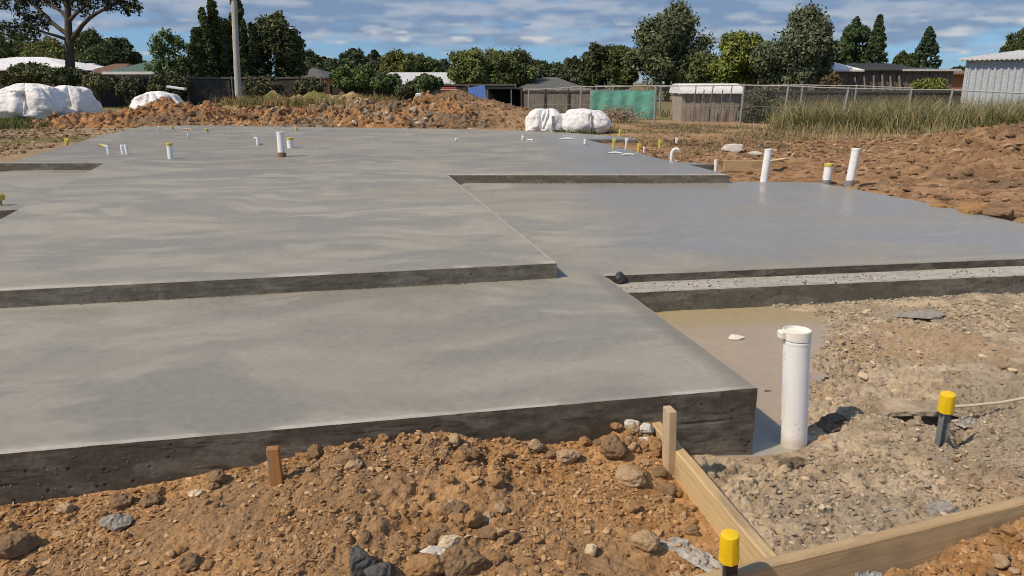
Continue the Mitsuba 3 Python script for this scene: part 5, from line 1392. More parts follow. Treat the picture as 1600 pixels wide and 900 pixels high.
part(t, 'post', beam((q[0], q[1], 0.0), (q[0] - 0.02, q[1], 0.37), 0.035, 0.035), 'timber_peg')
m = bevel_box(0.11, 0.08, 0.07, 0.018); m.apply_translation((q[0] - 0.02, q[1], 0.385))
part(t, 'cap', m, 'tape_yellow')

# ------------------------------------------------------------------ formwork, pegs, pickets
u1 = (PL1[1] - PL1[0]) / np.hypot(*(PL1[1] - PL1[0])); n1 = np.array([u1[1], -u1[0]])      # n1: to the camera's left
u2 = (PL2[1] - PL2[0]) / np.hypot(*(PL2[1] - PL2[0])); n2 = np.array([-u2[1], u2[0]])      # n2: away from the camera
ZB = 0.185


def board(name, label, a, b, thick, z0, z1, mat, seed):
    """A sawn board on edge: faces very slightly wavy, edges eased and dented."""
    a, b = np.array(a), np.array(b)
    L = np.hypot(*(b - a)); n = int(L / 0.02)
    u = (b - a) / L; w = np.array([-u[1], u[0]])
    prof = [(-thick / 2, z0), (-thick / 2, (z0 + z1) / 2), (-thick / 2, z1 - 0.004), (-thick / 2 + 0.004, z1), (thick / 2 - 0.004, z1), (thick / 2, z1 - 0.004), (thick / 2, z0)]
    r = np.random.default_rng(seed)
    rings = []
    for i in range(n + 1):
        s = i / n * L
        for (d, z) in prof:
            e = 0.0022 * (meshkit.fbm(np.array([s * 9, z * 30, d * 50]), 3, seed) - 0.5) * 2
            rings.append((*(a + u * s + w * (d + e)), z + (e * 0.9 if z > z0 else 0)))
    v = np.array(rings); m = len(prof)
    f = []
    for i in range(n):
        for j in range(m):
            k = (j + 1) % m
            f += [(i * m + j, (i + 1) * m + j, (i + 1) * m + k), (i * m + j, (i + 1) * m + k, i * m + k)]
    for j in range(1, m - 1):
        f += [(0, j, j + 1), (n * m, n * m + j + 1, n * m + j)]
    msh = trimesh.Trimesh(v, np.array(f), process=False)
    if msh.volume < 0:
        msh.invert()
    k = thing(name, label, 'board')
    put(k, msh, mat, smooth=30)
    return k


c0, c1 = PL1[0] + n1 * 0.020, PL1[1] + n1 * 0.020
board('formwork_board', 'pale timber board on edge running from the slab corner towards the camera', c0 - u1 * 0.02, c1 - u1 * 0.012 + u1 * 0.015, 0.040, -0.05, ZB, 'timber_board', 3)
board('formwork_board', 'second timber board on edge crossing the bottom right corner', PL2[0] + n2 * 0.020, PL2[1] + n2 * 0.020 + u2 * 0.4, 0.040, -0.03, ZB + 0.002, 'timber_board_front', 7)
s_ = np.array((0.614, 2.827)) + n1 * 0.004
pg = thing('timber_peg', 'pale square timber peg driven in beside the first board', 'peg')
bx = np.array((0.582, 2.623, 0.091))
ztop = (0.569, 2.62, 0.342)[2]
m = bevel_box(0.030, 0.062, ztop + 0.12, 0.002); m.apply_transform(rotz(12)); m.apply_transform(np.array([[1, 0, -0.03, 0], [0, 1, 0.0, 0], [0, 0, 1, 0], [0, 0, 0, 1.0]]))
m.apply_translation((bx[0] + 0.006, bx[1] + 0.028, (ztop - 0.12) / 2))
put(pg, m, 'timber_peg')
bx = np.array((-0.81, 2.424, 0.16))
rp_ = thing('timber_peg', 'short rust orange timber peg in the clay heap at the left', 'peg')
zt2 = (-0.828, 2.5, 0.293)[2]
m = bevel_box(0.042, 0.030, zt2 - bx[2] + 0.16, 0.003); m.apply_transform(rotz(8)); m.apply_transform(np.array([[1, 0, -0.05, 0], [0, 1, 0.03, 0], [0, 0, 1, 0], [0, 0, 0, 1.0]]))
m.apply_translation((bx[0] - 0.003, bx[1] + 0.008, (zt2 + bx[2] - 0.16) / 2))
put(rp_, m, 'timber_rust')


def picket(label, base, top, capr, caph, seed, mat='steel_black'):
    """A steel star picket with a yellow plastic safety cap: eight-sided shell, rounded crown, open skirt."""
    k = thing('capped_picket', label, 'picket')
    base, top = np.array(base), np.array(top)
    d = (top - base) / np.linalg.norm(top - base)
    L = np.linalg.norm(top - base)
    # Y-section post
    blades = []
    for ang in (90, 210, 330):
        b = bevel_box(0.024, 0.006, L + 0.14, 0.001); b.apply_translation((0.012, 0, (L - 0.18) / 2)); b.apply_transform(rotz(ang + 20)); blades.append(b)
    Z = d; X = np.cross([0, 1, 0], Z); X /= np.linalg.norm(X); Y = np.cross(Z, X)
    M = np.eye(4); M[:3, 0], M[:3, 1], M[:3, 2], M[:3, 3] = X, Y, Z, base
    p = cat(blades); p.apply_transform(M)
    part(k, 'post', p, mat)
    prof = [(capr * 0.80, -0.002), (capr * 1.02, -0.002), (capr * 1.03, 0.006), (capr * 0.98, caph * 0.45), (capr * 0.94, caph * 0.86), (capr * 0.88, caph * 0.97), (capr * 0.70, caph), (capr * 0.12, caph + 0.001), (capr * 0.08, caph - 0.003), (0.0004, caph - 0.003)]
    c = trimesh.creation.revolve(np.array(prof), sections=48)
    th = np.arctan2(c.vertices[:, 1], c.vertices[:, 0])
    facet = np.cos(np.pi / 8) / np.cos((th % (np.pi / 4)) - np.pi / 8)
    kz = np.clip(1.15 - c.vertices[:, 2] / caph, 0, 1)
    c.vertices[:, :2] *= (1 - 1.0 * kz * (1 - facet / facet.max()))[:, None]
    M2 = M.copy(); M2[:3, 3] = top - d * caph * 0.96
    c.apply_transform(M2)
    part(k, 'cap', c, 'cap_yellow', smooth=28, label='yellow plastic safety cap')
    return k


b2 = (1.761, 2.928)
picket('yellow capped steel picket leaning beside the hole at the right', (*b2, 0.075), (1.747, 2.9, 0.296), 0.0315, 0.078, 1, 'steel_dusty')
picket('yellow capped black picket at the bottom, in front of the board corner', (*(0.595, 1.853), 0.10), (0.579, 1.83, 0.34), 0.0275, 0.084, 2)

# thin conduit lying on the ground beside the right picket
plain('conduit_cream', (0.66, 0.55, 0.38), 0.5, 0.4)
ck = thing('conduit', 'thin cream plastic conduit lying right of the capped picket', 'conduit')
pts = [(1.932, 3.147), (2.006, 3.167), (2.087, 3.195), (2.175, 3.223), (2.317, 3.266), (2.622, 3.371), (3.147, 3.582)]
pz = [0.135, 0.13, 0.125, 0.12, 0.125, 0.13, 0.13]
put(ck, tube([(p[0], p[1], z) for p, z in zip(pts, pz)], 0.0068, 10), 'conduit_cream', smooth=True)

# the far formwork board and the grey lump of mortar on the ledge
a, b = (3.098, 11.449), (3.699, 11.449)
fb = thing('formwork_board', 'short muddy board beside the notch, behind the tall white pipe', 'board')
put(fb, beam((*a, 0.33), (b[0], b[1], 0.33), 0.04, 0.16), 'timber_board_front')
t = thing('board_offcut', 'pale split board lying on the clay behind the tall white pipe', 'board')
put(t, beam((*(3.667, 11.2), 0.42), (*(3.996, 11.467), 0.43), 0.10, 0.02), 'timber_board')
# ------------------------------------------------------------------ stones, clods and crumbs
def stone(name, label, p, size, mat, seed, cat_='rock', flat=0.75, long=1.15, rz=0, sink=0.25, sub=3, rough=0.3, cuts=7):
    s = size / 2
    m = rock(seed, sub=sub, rough=rough, cuts=cuts, flat=flat, long=long)
    m.apply_transform(rotz(rz)); m.apply_scale(s)
    m.apply_translation((p[0], p[1], float(ground_at(np.array(p[0]), np.array(p[1]))) + s * flat * (1 - 2 * sink) ))
    return solo(name, m, mat, label, cat_, smooth=38)


stone('rock', 'dark blue grey rock at the bottom edge, left of centre', (-0.439, 1.987, 0.107), 0.105, 'stone_slate', 301, long=1.0, flat=0.95, rz=30, sink=0.12)
stone('rock', 'smaller blue grey rock touching the right side of the dark one', (-0.383, 1.966, 0.106), 0.085, 'stone_slate', 302, long=1.1, flat=0.8, rz=-20, sink=0.15)
stone('stone', 'pale cream stone lying alone right of the bottom middle', (0.241, 2.093, 0.115), 0.050, 'stone_cream', 303, flat=0.7)
stone('stone', 'flat pale yellow stone on the left part of the clay heap', (-1.083, 2.395, 0.137), 0.048, 'stone_cream', 304, flat=0.5, long=1.3, rz=20)
stone('rock', 'round brown rock against the slab face left of the orange peg', (-1.024, 2.455, 0.15), 0.066, 'clod_brown', 305, flat=0.85, sink=0.1)
stone('rock', 'large dark brown rock on the heap left of the timber peg', (0.381, 2.662, 0.148), 0.112, 'clod_brown', 306, flat=0.85, long=1.1, rz=40, sink=0.1)
stone('rock', 'rounded tan rock below the large dark brown one', (0.426, 2.521, 0.119), 0.095, 'clod_pale', 307, flat=0.8, long=1.2, rz=-50, sink=0.15)
stone('rock', 'angular pinkish tan rock left of the crumpled white sheet', (0.409, 2.117, 0.104), 0.078, 'clod_pale', 308, flat=0.8, cuts=9, sink=0.12)
stone('rock', 'tan rock half buried where the heap meets the slab, right of middle', (0.203, 2.631, 0.138), 0.085, 'clod_pale', 309, flat=0.75, long=1.3)
stone('rock', 'brown rock on the crest of the clay heap', (-0.156, 2.563, 0.199), 0.070, 'clod_brown', 310, flat=0.85)
stone('rock', 'brown rock at the slab face just right of the orange peg', (-0.587, 2.509, 0.191), 0.075, 'clod_brown', 311, flat=0.8)
stone('rock', 'reddish brown lump against the slab left of the pale yellow stone', (-1.322, 2.364, 0.112), 0.078, 'clod_brown', 312, flat=0.75)
stone('rock', 'second reddish brown lump, between the first and the pale yellow stone', (-1.226, 2.366, 0.121), 0.066, 'clod_brown', 313, flat=0.7)
stone('rock', 'grey ashy lump of old mortar on the left of the heap', (-1.293, 2.26, 0.104), 0.085, 'stone_ash', 314, flat=0.6, long=1.2, rz=15, rough=0.5, sink=0.35)
stone('rock', 'big dark brown lump at the left edge of the heap', (-1.562, 2.146, 0.081), 0.125, 'clod_brown', 315, flat=0.6, long=1.4)
stone('rock', 'small rounded brown rock alone on the lower left of the heap', (-0.972, 2.051, 0.093), 0.062, 'clod_brown', 316, flat=0.8)
stone('rock', 'broad brown rock at the bottom middle, under the chalky stone', (-0.25, 1.997, 0.113), 0.100, 'clod_orange', 317, flat=0.7, long=1.3)
stone('stone', 'chalky white stone in the cluster at the bottom middle', (-0.238, 2.051, 0.121), 0.062, 'stone_chalk', 318, flat=0.55, long=1.5, rz=10)
stone('stone', 'yellowish stone right of the chalky white one', (-0.194, 2.088, 0.127), 0.070, 'stone_cream', 319, flat=0.65, long=1.5, rz=35)
stone('rock', 'large lumpy brown rock right of the yellowish stone', (-0.143, 2.018, 0.116), 0.125, 'clod_brown', 320, flat=0.8, long=1.15)
stone('rock', 'round brown rock at the top of the bottom middle cluster', (-0.125, 2.194, 0.141), 0.060, 'clod_orange', 321, flat=0.9, sink=0.1)
stone('rock', 'grey brown rock right of the round one in the bottom middle cluster', (-0.08, 2.153, 0.134), 0.065, 'clod_brown', 322, flat=0.75)
stone('rock', 'brown rock left of the round one in the bottom middle cluster', (-0.177, 2.161, 0.138), 0.055, 'clod_orange', 323, flat=0.8)
stone('rock', 'brown rock above the chalky stone', (-0.238, 2.123, 0.132), 0.060, 'clod_brown', 324, flat=0.7)
stone('stone', 'white chalk lump leaning on the slab left of the first board', (0.468, 2.838, 0.182), 0.050, 'stone_chalk', 325, flat=0.6, long=1.4, sink=0.0)
stone('stone', 'pale mortar lump at the end of the first board', (0.53, 2.817, 0.158), 0.055, 'stone_chalk', 326, flat=0.9, sink=0.05)
stone('stone', 'flat pink white stone beside the end of the first board', (0.514, 2.778, 0.148), 0.040, 'stone_chalk', 327, flat=0.5)
stone('rock', 'flat grey broken paving piece lying on the gravel at the right', (2.521, 4.613), 0.20, 'stone_ash', 328, flat=0.16, long=1.7, rz=20, sink=-0.2, cuts=9)
stone('rock', 'grey crumpled mortar lump in the gravel behind the second board', (1.446, 2.331), 0.11, 'stone_ash', 329, flat=0.55, long=1.2)
stone('stone', 'orange stone on top of the large dark brown rock', (0.412, 2.821, 0.161), 0.045, 'clod_orange', 340, flat=0.7, sink=-0.5)
ld = thing('mortar_lump', 'dark grey lump of mortar sitting on the rebate ledge', 'mortar lump')
m = rock(330, sub=3, rough=0.25, cuts=4, flat=1.1, long=0.9); m.apply_scale(0.042); q = np.array((0.691, 4.896)); m.apply_translation((q[0] + 0.01, q[1] + 0.0, ZR + 0.028))
put(ld, m, 'steel_black', smooth=40)
plain('scrap_pale', (0.68, 0.64, 0.58), 0.7, 0.3)
lf = thing('dead_leaf', 'pale dry leaf floating on the muddy puddle', 'leaf')
q = np.array((1.292, 4.268))
lx = 1.0 * np.array([(-0.045, 0, 0.004), (-0.02, 0.026, 0.022), (0.02, 0.024, 0.020), (0.05, -0.004, 0.016), (0.015, -0.018, 0.004), (-0.02, -0.018, 0.004), (0, 0.0, 0.020)])
lv = np.vstack([lx, lx - np.array([0, 0, 0.002])])
fs = [(6, i, (i + 1) % 6) for i in range(6)]
fs += [(13, 7 + (i + 1) % 6, 7 + i) for i in range(6)] + [(i, 7 + i, 7 + (i + 1) % 6) for i in range(6)] + [(i, 7 + (i + 1) % 6, (i + 1) % 6) for i in range(6)]
put(lf, trimesh.Trimesh(lv + np.array([q[0], q[1], float(base_height(q[0], q[1])) - 0.005]), np.array([f[::-1] for f in fs]), process=False), 'scrap_pale')


plain('clod_dark', (0.15, 0.118, 0.085), 0.95, 0.15, vary=0.5, scale=60, bump=0.03, bscale=80)


def crumpled(name, label, p, sx, sy, sz, seed, mat, rz=0):
    """A crumpled sheet: a thin closed skin thrown into sharp folds."""
    n = 36
    U, V = np.meshgrid(np.linspace(-1, 1, n), np.linspace(-1, 1, n))
    q = np.stack([U * 1.6, V * 1.6, U * 0 + seed], -1)
    z = np.abs(meshkit.noise(q * 1.5, seed) - 0.5) * 1.6 + np.abs(meshkit.noise(q * 3.6, seed + 1) - 0.5) * 0.7 + 0.2 * meshkit.noise(q * 9, seed + 2)
    z *= np.clip(1.2 - (U ** 2 + V ** 2) * 0.7, 0.05, 1)
    x = U + 0.25 * (meshkit.noise(q * 2.2, seed + 3) - 0.5) * 2; y = V + 0.25 * (meshkit.noise(q * 2.2, seed + 4) - 0.5) * 2
    v = np.stack([x * sx / 2, y * sy / 2, z * sz], -1).reshape(-1, 3)
    ii = np.arange(n * n).reshape(n, n)
    f4 = np.stack([ii[:-1, :-1], ii[:-1, 1:], ii[1:, 1:], ii[1:, :-1]], -1).reshape(-1, 4)
    v2 = np.vstack([v, v - np.array([0, 0, 0.002])])
    f = np.vstack([f4[:, [0, 1, 2]], f4[:, [0, 2, 3]], f4[:, [2, 1, 0]] + n * n, f4[:, [3, 2, 0]] + n * n])
    m = trimesh.Trimesh(v2, f, process=False); m.apply_transform(rotz(rz))
    m.apply_translation((p[0], p[1], float(ground_at(np.array(p[0]), np.array(p[1]))) - 0.004))
    return solo(name, m, mat, label, 'sheet', smooth=25)


plain('scrap_grey', (0.30, 0.32, 0.34), 0.35, 0.5, vary=0.3, scale=40)
plain('scrap_white', (0.36, 0.345, 0.32), 0.8, 0.3, vary=0.6, scale=45, bump=0.02, bscale=60)
crumpled('crumpled_sheet', 'crumpled dirty white sheet beside the yellow capped picket at the bottom', (0.55, 2.117, 0.085), 0.20, 0.075, 0.045, 5, 'scrap_white', rz=-48)
crumpled('plastic_scrap', 'grey plastic scrap in front of the second board', (1.051, 2.049, 0.076), 0.11, 0.08, 0.07, 9, 'scrap_grey', rz=15)
crumpled('cement_rag', 'grey white cement crusted paper behind the right picket', (1.995, 3.148), 0.12, 0.06, 0.04, 13, 'scrap_white', rz=25)

# undercut hole: a thin clay crust bridges its back half
cx_, cy_ = hx, hy + 0.10
n = 30
U, V = np.meshgrid(np.linspace(-1, 1, n), np.linspace(-1, 1, n))
edge = 0.055 * (meshkit.noise(np.stack([U * 5, U * 0, U * 0 + 3], -1), 5) - 0.5)
X_ = cx_ + U * 0.19; Y_ = cy_ + V * 0.075 + edge * (V < 0) * (-V)
Z_ = 0.072 + 0.022 * (meshkit.fbm(np.stack([X_ * 14, Y_ * 14, X_ * 0], -1), 3, 6) - 0.3) - 0.02 * np.clip(np.abs(U) - 0.75, 0, 1) * 4 - 0.03 * np.clip(V - 0.7, 0, 1) * 3
vv = np.stack([X_, Y_, Z_], -1).reshape(-1, 3)
ii = np.arange(n * n).reshape(n, n)
f4 = np.stack([ii[:-1, :-1], ii[:-1, 1:], ii[1:, 1:], ii[1:, :-1]], -1).reshape(-1, 4)
rim = np.concatenate([ii[0, :], ii[1:, -1], ii[-1, -2::-1], ii[-2:0:-1, 0]])
rn = np.roll(rim, -1)
v2 = np.vstack([vv, vv - np.array([0, 0, 0.022])]); o_ = n * n
ff = np.vstack([f4[:, [0, 1, 2]], f4[:, [0, 2, 3]], f4[:, [2, 1, 0]] + o_, f4[:, [3, 2, 0]] + o_, np.stack([rim, rim + o_, rn + o_], 1), np.stack([rim, rn + o_, rn], 1)])
solo('clay_crust', trimesh.Trimesh(v2, ff, process=False), 'soil', 'thin clay crust bridging the dark hole beside the right picket', 'clay crust', smooth=35)
for i_, (p_, s_i, lab) in enumerate((((1.401, 3.187), 0.11, 'dark clod added where shade falls right of the drain pipe'), ((1.464, 3.247), 0.08, 'smaller dark clod added behind the larger one right of the drain pipe'), ((1.283, 3.597), 0.07, 'dark twiggy clump at the puddle edge left of the drain pipe'), ((1.142, 2.823), 0.06, 'dark clod lying before the drain pipe'), ((1.081, 2.781), 0.045, 'small dark clod left of the one before the drain pipe'))):  # the first two are dark clods added over the pipe's shadow area
    stone('clod', lab, p_, s_i, 'clod_dark', 350 + i_, cat_='clod', flat=0.45, long=1.4, rz=20 * i_, rough=0.6, sink=0.2)

# loose clods: the largest three hundred or so one by one
rc = np.random.default_rng(2024)
VAR = {}
for mname in ('clod_orange', 'clod_brown', 'clod_pale'):
    VAR[mname] = [mikit.ply(rock(400 + i + 17 * len(VAR), sub=2, rough=0.32, cuts=6, flat=0.78, long=1.15), mname, 35) for i in range(7)]
VAR_Y = [mikit.ply(rock(500 + i, sub=1, rough=0.32, cuts=6, flat=0.55, long=1.3), ('stone_cream', 'clod_pale', 'stone_ash', 'clod_pale', 'clod_brown')[i % 5], 35) for i in range(10)]


def face_y(x):
    return FA[1] + (x - FA[0]) * math.tan(FD)


spots = []
while len(spots) < 250:
    x = rc.uniform(-2.0, 0.70)
    t = rc.random()
    if t < 0.50:      # along the foot of the slab face
        y = face_y(x) - 0.02 - abs(rc.normal(0, 0.085))
        if x > 0.62 or (x < -0.75 and rc.random() < 0.55): continue
        s = 0.009 + 0.024 * rc.random() ** 2.6
    elif t < 0.66:    # round the cluster at the bottom middle
        x, y = -0.17 + rc.normal(0, 0.14), 2.16 + rc.normal(0, 0.10); s = 0.010 + 0.020 * rc.random() ** 2
    elif t < 0.86:    # beside the board
        w = rc.random(); qd = PL1[0] * (1 - w) + PL1[1] * w; x, y = qd + n1 * (0.06 + abs(rc.normal(0, 0.11))); s = 0.010 + 0.026 * rc.random() ** 2
    else:
        y = rc.uniform(1.95, 2.6); s = 0.008 + 0.014 * rc.random() ** 2
    if y > face_y(x) - 0.015 or y < 1.85: continue
    if side(np.array(x), np.array(y), PL1[0], PL1[1]) > -0.06: continue
    if abs(side(np.array(x), np.array(y), PL2[0], PL2[1]) - 0.02) < 0.06: continue
    spots.append((x, y, s))
COL = {'clod_orange': 'orange', 'clod_brown': 'dark brown', 'clod_pale': 'pale tan'}


def clod(x, y, s, where, mname):
    size = 'large' if s > 0.021 else 'small'
    lab = f'{size} {COL[mname]} clay clod {where}'
    t = thing('clay_clod', lab, 'clod', lab.replace('clod', 'clods'))
    put(t, VAR[mname][rc.integers(7)], None, to_world=place(x, y, float(ground_at(np.array(x), np.array(y))) + s * 0.30, s, rc.uniform(0, 360), rc.uniform(-35, 35), rc.uniform(0, 6.28)))


for x, y, s in spots:
    mname = ('clod_orange', 'clod_orange', 'clod_brown', 'clod_pale')[rc.integers(4)]
    d_face, d_board = face_y(x) - y, -float(side(np.array(x), np.array(y), PL1[0], PL1[1]))
    part_x = 'left of the orange peg' if x < -0.80 else 'between the two pegs' if x < 0.50 else 'near the pale peg'
    where = 'beside the first board on its left' if d_board < 0.22 else f'at the slab face {part_x}' if d_face < 0.14 else 'in the cluster at the bottom middle' if abs(x + 0.17) < 0.30 and y < 2.32 else f'on the heap slope {part_x}'
    clod(x, y, s, where, mname)
n_q = 0
while n_q < 46:       # in front of the second board
    w = rc.random() ** 0.8
    qd = PL2[0] * (1 - w) + PL2[1] * w; x, y = qd - n2 * (0.03 + abs(rc.normal(0, 0.12)))
    s = 0.010 + 0.024 * rc.random() ** 2
    if w < 0.2: continue
    n_q += 1
    mname = ('clod_orange', 'clod_brown', 'clod_pale')[rc.integers(3)]
    clod(x, y, s, 'in front of the second board' + (' at its left half' if w < 0.6 else ' near the right frame edge'), mname)
for i in range(9):    # wedged between the board and the slab corner
    w = rc.uniform(0.03, 0.26)
    x, y = PL1[0] * (1 - w) + PL1[1] * w - n1 * (0.02 + 0.05 * rc.random())
    if y > face_y(x) - 0.03: y = face_y(x) - 0.04
    s = rc.uniform(0.015, 0.026)
    t = thing('clay_clod', 'small brown clod wedged between the first board and the slab corner', 'clod', 'clods between board and slab corner')
    put(t, VAR['clod_brown'][rc.integers(7)], None, to_world=place(x, y, float(ground_at(np.array(x), np.array(y))) + s * 0.8, s, rc.uniform(0, 360), 20, rc.uniform(0, 6.28)))
yard_zone = sg.Polygon([(0.86, 2.9), (1.15, 2.9), (1.32, 3.2), (1.30, 3.7), (1.55, 4.3), (1.9, 4.72), (3.6, 5.05), (4.6, 5.2), (4.6, 3.2), (2.2, 2.5), (1.0, 2.02), (0.80, 2.1)])
n_q = 0
while n_q < 130:
    x, y = rc.uniform(0.8, 4.6), rc.uniform(2.0, 5.2)
    if not yard_zone.contains(sg.Point(x, y)) or side(np.array(x), np.array(y), PL1[0], PL1[1]) < 0.03 or side(np.array(x), np.array(y), PL2[0], PL2[1]) < 0.06: continue
    s = 0.009 + 0.020 * rc.random() ** 2.4
    n_q += 1
    vi = int(rc.integers(10))
    tone = ('cream', 'tan', 'grey', 'tan', 'brown')[vi % 5]
    zone = 'between the two boards and the drain pipe' if y < 2.95 and x < 1.9 else 'round the capped picket at the right' if y < 3.5 else 'behind the drain pipe by the puddle' if x < 2.0 else 'before the right step of the slab'
    lab = f'{tone} stone chip in the gravelly clay {zone}'
    t = thing('stone_chip', lab, 'stone chip', lab.replace('chip', 'chips'))
    put(t, VAR_Y[vi], None, to_world=place(x, y, float(ground_at(np.array(x), np.array(y))) + s * 0.2, s, rc.uniform(0, 360), rc.uniform(-20, 20), rc.uniform(0, 6.28)))


def crumbs(name, label, n, sampler, smin, smax, colours, seed, power=2.5, flat=(0.4, 0.9), bias=0.3, tilt=0.35):
    """Fine broken soil and grit: small irregular pieces, twenty faces each."""
    r = np.random.default_rng(seed)
    base = trimesh.creation.icosphere(subdivisions=0)
    x, y = sampler(r, n)
    n = len(x)
    s = smin * (smax / smin) ** (r.random(n) ** power)
    jit = base.vertices[None] * r.uniform(0.55, 1.25, (n, 12, 1)) * np.stack([r.uniform(0.8, 1.6, n), np.ones(n), r.uniform(*flat, n)], -1)[:, None, :]
    a = r.uniform(0, 2 * np.pi, n); ca, sa = np.cos(a), np.sin(a)
    R = np.zeros((n, 3, 3)); R[:, 0, 0], R[:, 0, 1], R[:, 1, 0], R[:, 1, 1], R[:, 2, 2] = ca, -sa, sa, ca, 1
    b = r.normal(0, tilt, n); R2 = np.zeros((n, 3, 3)); R2[:, 0, 0] = 1; R2[:, 1, 1], R2[:, 1, 2], R2[:, 2, 1], R2[:, 2, 2] = np.cos(b), -np.sin(b), np.sin(b), np.cos(b)
    v = np.einsum('nij,njk,nlk->nli', R, R2, jit) * s[:, None, None]
    z = ground_at(x, y) + s * bias
    v += np.stack([x, y, z], -1)[:, None, :]
    f = (base.faces[None] + (np.arange(n) * 12)[:, None, None]).reshape(-1, 3)
    c = np.array(colours)[r.integers(len(colours), size=n)] * r.uniform(0.72, 1.28, (n, 1))
    k = thing(name, label, 'crumbs', kind='stuff')
    put(k, trimesh.Trimesh(v.reshape(-1, 3), f, process=False), 'crumb', color=np.repeat(c, 12, 0))


def in_heap(r, n):
    x = r.uniform(-2.1, 1.9, n * 3); y = r.uniform(1.75, 2.95, n * 3)
    s1, s2 = side(x, y, PL1[0], PL1[1]), side(x, y, PL2[0], PL2[1])
    ok = (y < face_y(x) - 0.008) & ((s1 < -0.05) & (s2 > 0.05) | (s2 < -0.01))
    ok &= r.random(n * 3) < np.clip((meshkit.fbm(np.stack([x * 3, y * 3, x * 0], -1), 3, 8) - 0.36) / 0.2, 0.12, 1) * np.clip((y - 1.5) / 0.8, .5, 1)
    return x[ok][:n], y[ok][:n]


def in_yard(r, n):
    x = r.uniform(0.75, 5.0, n * 4); y = 1.9 + 3.4 * r.random(n * 4) ** 0.9
    ok = shapely.contains_xy(yard_zone, x, y) & (side(x, y, PL1[0], PL1[1]) > 0.012) & (side(x, y, PL2[0], PL2[1]) > 0.05)
    ok &= r.random(n * 4) < np.clip((meshkit.fbm(np.stack([x * 2.2, y * 2.2, x * 0], -1), 3, 18) - 0.34) / 0.2, 0.10, 1)
    return x[ok][:n], y[ok][:n]


crumbs('soil_crumbs', 'fine broken orange clay crumbs over the heap before the slab', 26000, in_heap, 0.0022, 0.0120, [(0.38, 0.225, 0.105), (0.32, 0.18, 0.08), (0.42, 0.26, 0.13), (0.27, 0.16, 0.08), (0.46, 0.32, 0.185)], 1, power=3.0, flat=(0.22, 0.65), tilt=0.6)
crumbs('gravel', 'pale grit and clay flakes trodden into the yard right of the slab', 30000, in_yard, 0.0024, 0.0145, [(0.37, 0.29, 0.20), (0.32, 0.25, 0.17), (0.42, 0.34, 0.245), (0.26, 0.205, 0.145), (0.46, 0.385, 0.285), (0.28, 0.24, 0.19)], 2, power=3.2, flat=(0.16, 0.5), tilt=0.55)


def on_ledge(r, n):
    t = r.random(n) * 4.2; w = r.uniform(0.015, 0.20, n) ** 1.0
    q = STEP_A[None] + STEP_DIR[None] * (t + 0.05)[:, None] + _n_l[None] * w[:, None]
    return q[:, 0], q[:, 1]


_n_l = np.array([STEP_DIR[1], -STEP_DIR[0]])
_keep = ground_at
ground_at_real = ground_at
ground_at = lambda x, y: np.full(np.shape(x), ZR)
crumbs('grit', 'grey grit lying on the rebate ledge', 900, on_ledge, 0.002, 0.009, [(0.36, 0.34, 0.30), (0.16, 0.145, 0.12), (0.45, 0.43, 0.39)], 3)
ground_at = ground_at_real


def step_foot(r, n):
    t = r.random(n) * 4.2; w = 0.225 + np.abs(r.normal(0, 0.03, n))
    q = STEP_A[None] + STEP_DIR[None] * (t + 0.5)[:, None] + _n_l[None] * w[:, None]
    return q[:, 0], q[:, 1]


crumbs('grit', 'grey mortar grit along the foot of the right step', 1500, step_foot, 0.003, 0.012, [(0.34, 0.31, 0.26), (0.20, 0.18, 0.15), (0.42, 0.38, 0.31)], 4)


def in_poly(poly):
    poly = sg.Polygon(poly)

    def f(r, n):
        x0, y0, x1, y1 = poly.bounds
        x, y = r.uniform(x0, x1, n * 3), r.uniform(y0, y1, n * 3)
        ok = shapely.contains_xy(poly, x, y) & ~shapely.contains_xy(cover.buffer(0.04), x, y)
        ok &= r.random(n * 3) < np.clip((meshkit.fbm(np.stack([x * 0.9, y * 0.9, x * 0], -1), 3, 28) - 0.32) / 0.2, 0.15, 1)
        return x[ok][:n], y[ok][:n]
    return f


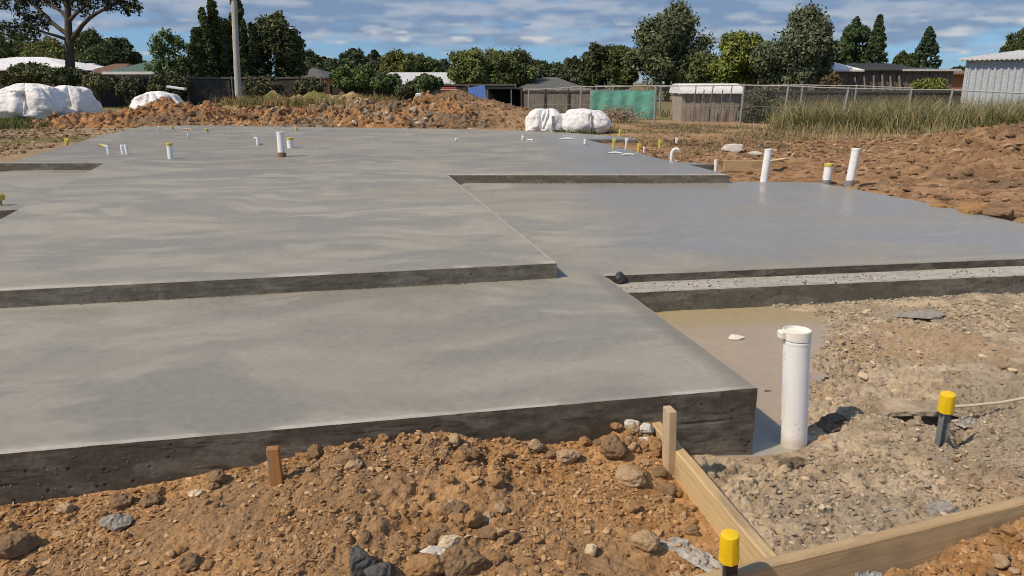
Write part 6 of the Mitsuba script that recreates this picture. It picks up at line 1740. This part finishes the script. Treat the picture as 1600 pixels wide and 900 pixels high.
BANK = [(0.21, 0.13, 0.075), (0.17, 0.107, 0.064), (0.27, 0.18, 0.108), (0.145, 0.098, 0.062), (0.36, 0.27, 0.18)]
crumbs('soil_crumbs', 'brown clods and chips on the churned ground beyond the right edge of the slab', 9000, in_poly([(2.5, 10.2), (4.0, 9.3), (4.9, 6.0), (9, 5.5), (9, 10), (12, 17), (3.0, 17.0), (2.2, 14)]), 0.008, 0.055, BANK, 11, power=3.2, flat=(0.3, 0.7))
crumbs('soil_crumbs', 'brown and straw coloured grit on the dry ground at the left edge', 6000, in_poly([(-14, 11), (-7.8, 11.2), (-9.6, 20.5), (-9.2, 22), (-14, 23)]), 0.010, 0.06, BANK + [(0.30, 0.25, 0.15)], 12, power=3.2, flat=(0.3, 0.7))


def along(a, b, spread, off):
    a, b = np.array(a), np.array(b)
    u = (b - a) / np.hypot(*(b - a)); n = np.array([u[1], -u[0]])

    def f(r, k):
        t = r.random(k)
        ok = meshkit.noise(np.stack([t * 14, t * 0, t * 0], -1), 3) > 0.42
        t = t[ok]
        q = a[None] + (b - a)[None] * t[:, None] + n[None] * (off + np.abs(r.normal(0, spread, len(t))))[:, None]
        return q[:, 0], q[:, 1]
    return f


ground_at = lambda x, y: np.full(np.shape(x), ZL)
crumbs('grit', 'dark mortar crumbs along the foot of the middle step', 700, along(tuple(np.array(UP_A) + UP_DIR * 3.4), tuple(UP_A), 0.008, 0.004), 0.002, 0.007, [(0.12, 0.105, 0.085), (0.2, 0.185, 0.155)], 13)
crumbs('grit', 'dark mortar crumbs along the foot of the far recess wall', 500, along((-0.793, 9.662), (2.695, 9.662), 0.015, 0.006), 0.004, 0.016, [(0.12, 0.105, 0.085), (0.2, 0.185, 0.155)], 14)
ground_at = ground_at_real
for i_, (p_, s_i, lab) in enumerate((((3.843, 13.757), 0.30, 'white lump of rubble on the clay left of the tall white pipe'), ((4.12, 13.377), 0.20, 'smaller white rubble lump touching the tall white pipe from the left'), ((4.475, 7.481), 0.34, 'orange clay boulder at the right edge of the lower slab'), ((4.335, 7.801), 0.26, 'smaller orange boulder left of the big one at the slab edge'), ((4.58, 7.294), 0.30, 'dark brown boulder right of the orange one at the slab edge'))):
    stone('rock', lab, p_, s_i, ('stone_chalk', 'stone_chalk', 'clod_orange', 'clod_orange', 'clod_brown')[i_], 360 + i_, flat=0.55, long=1.4, rz=25 * i_, rough=0.5, sink=0.25)
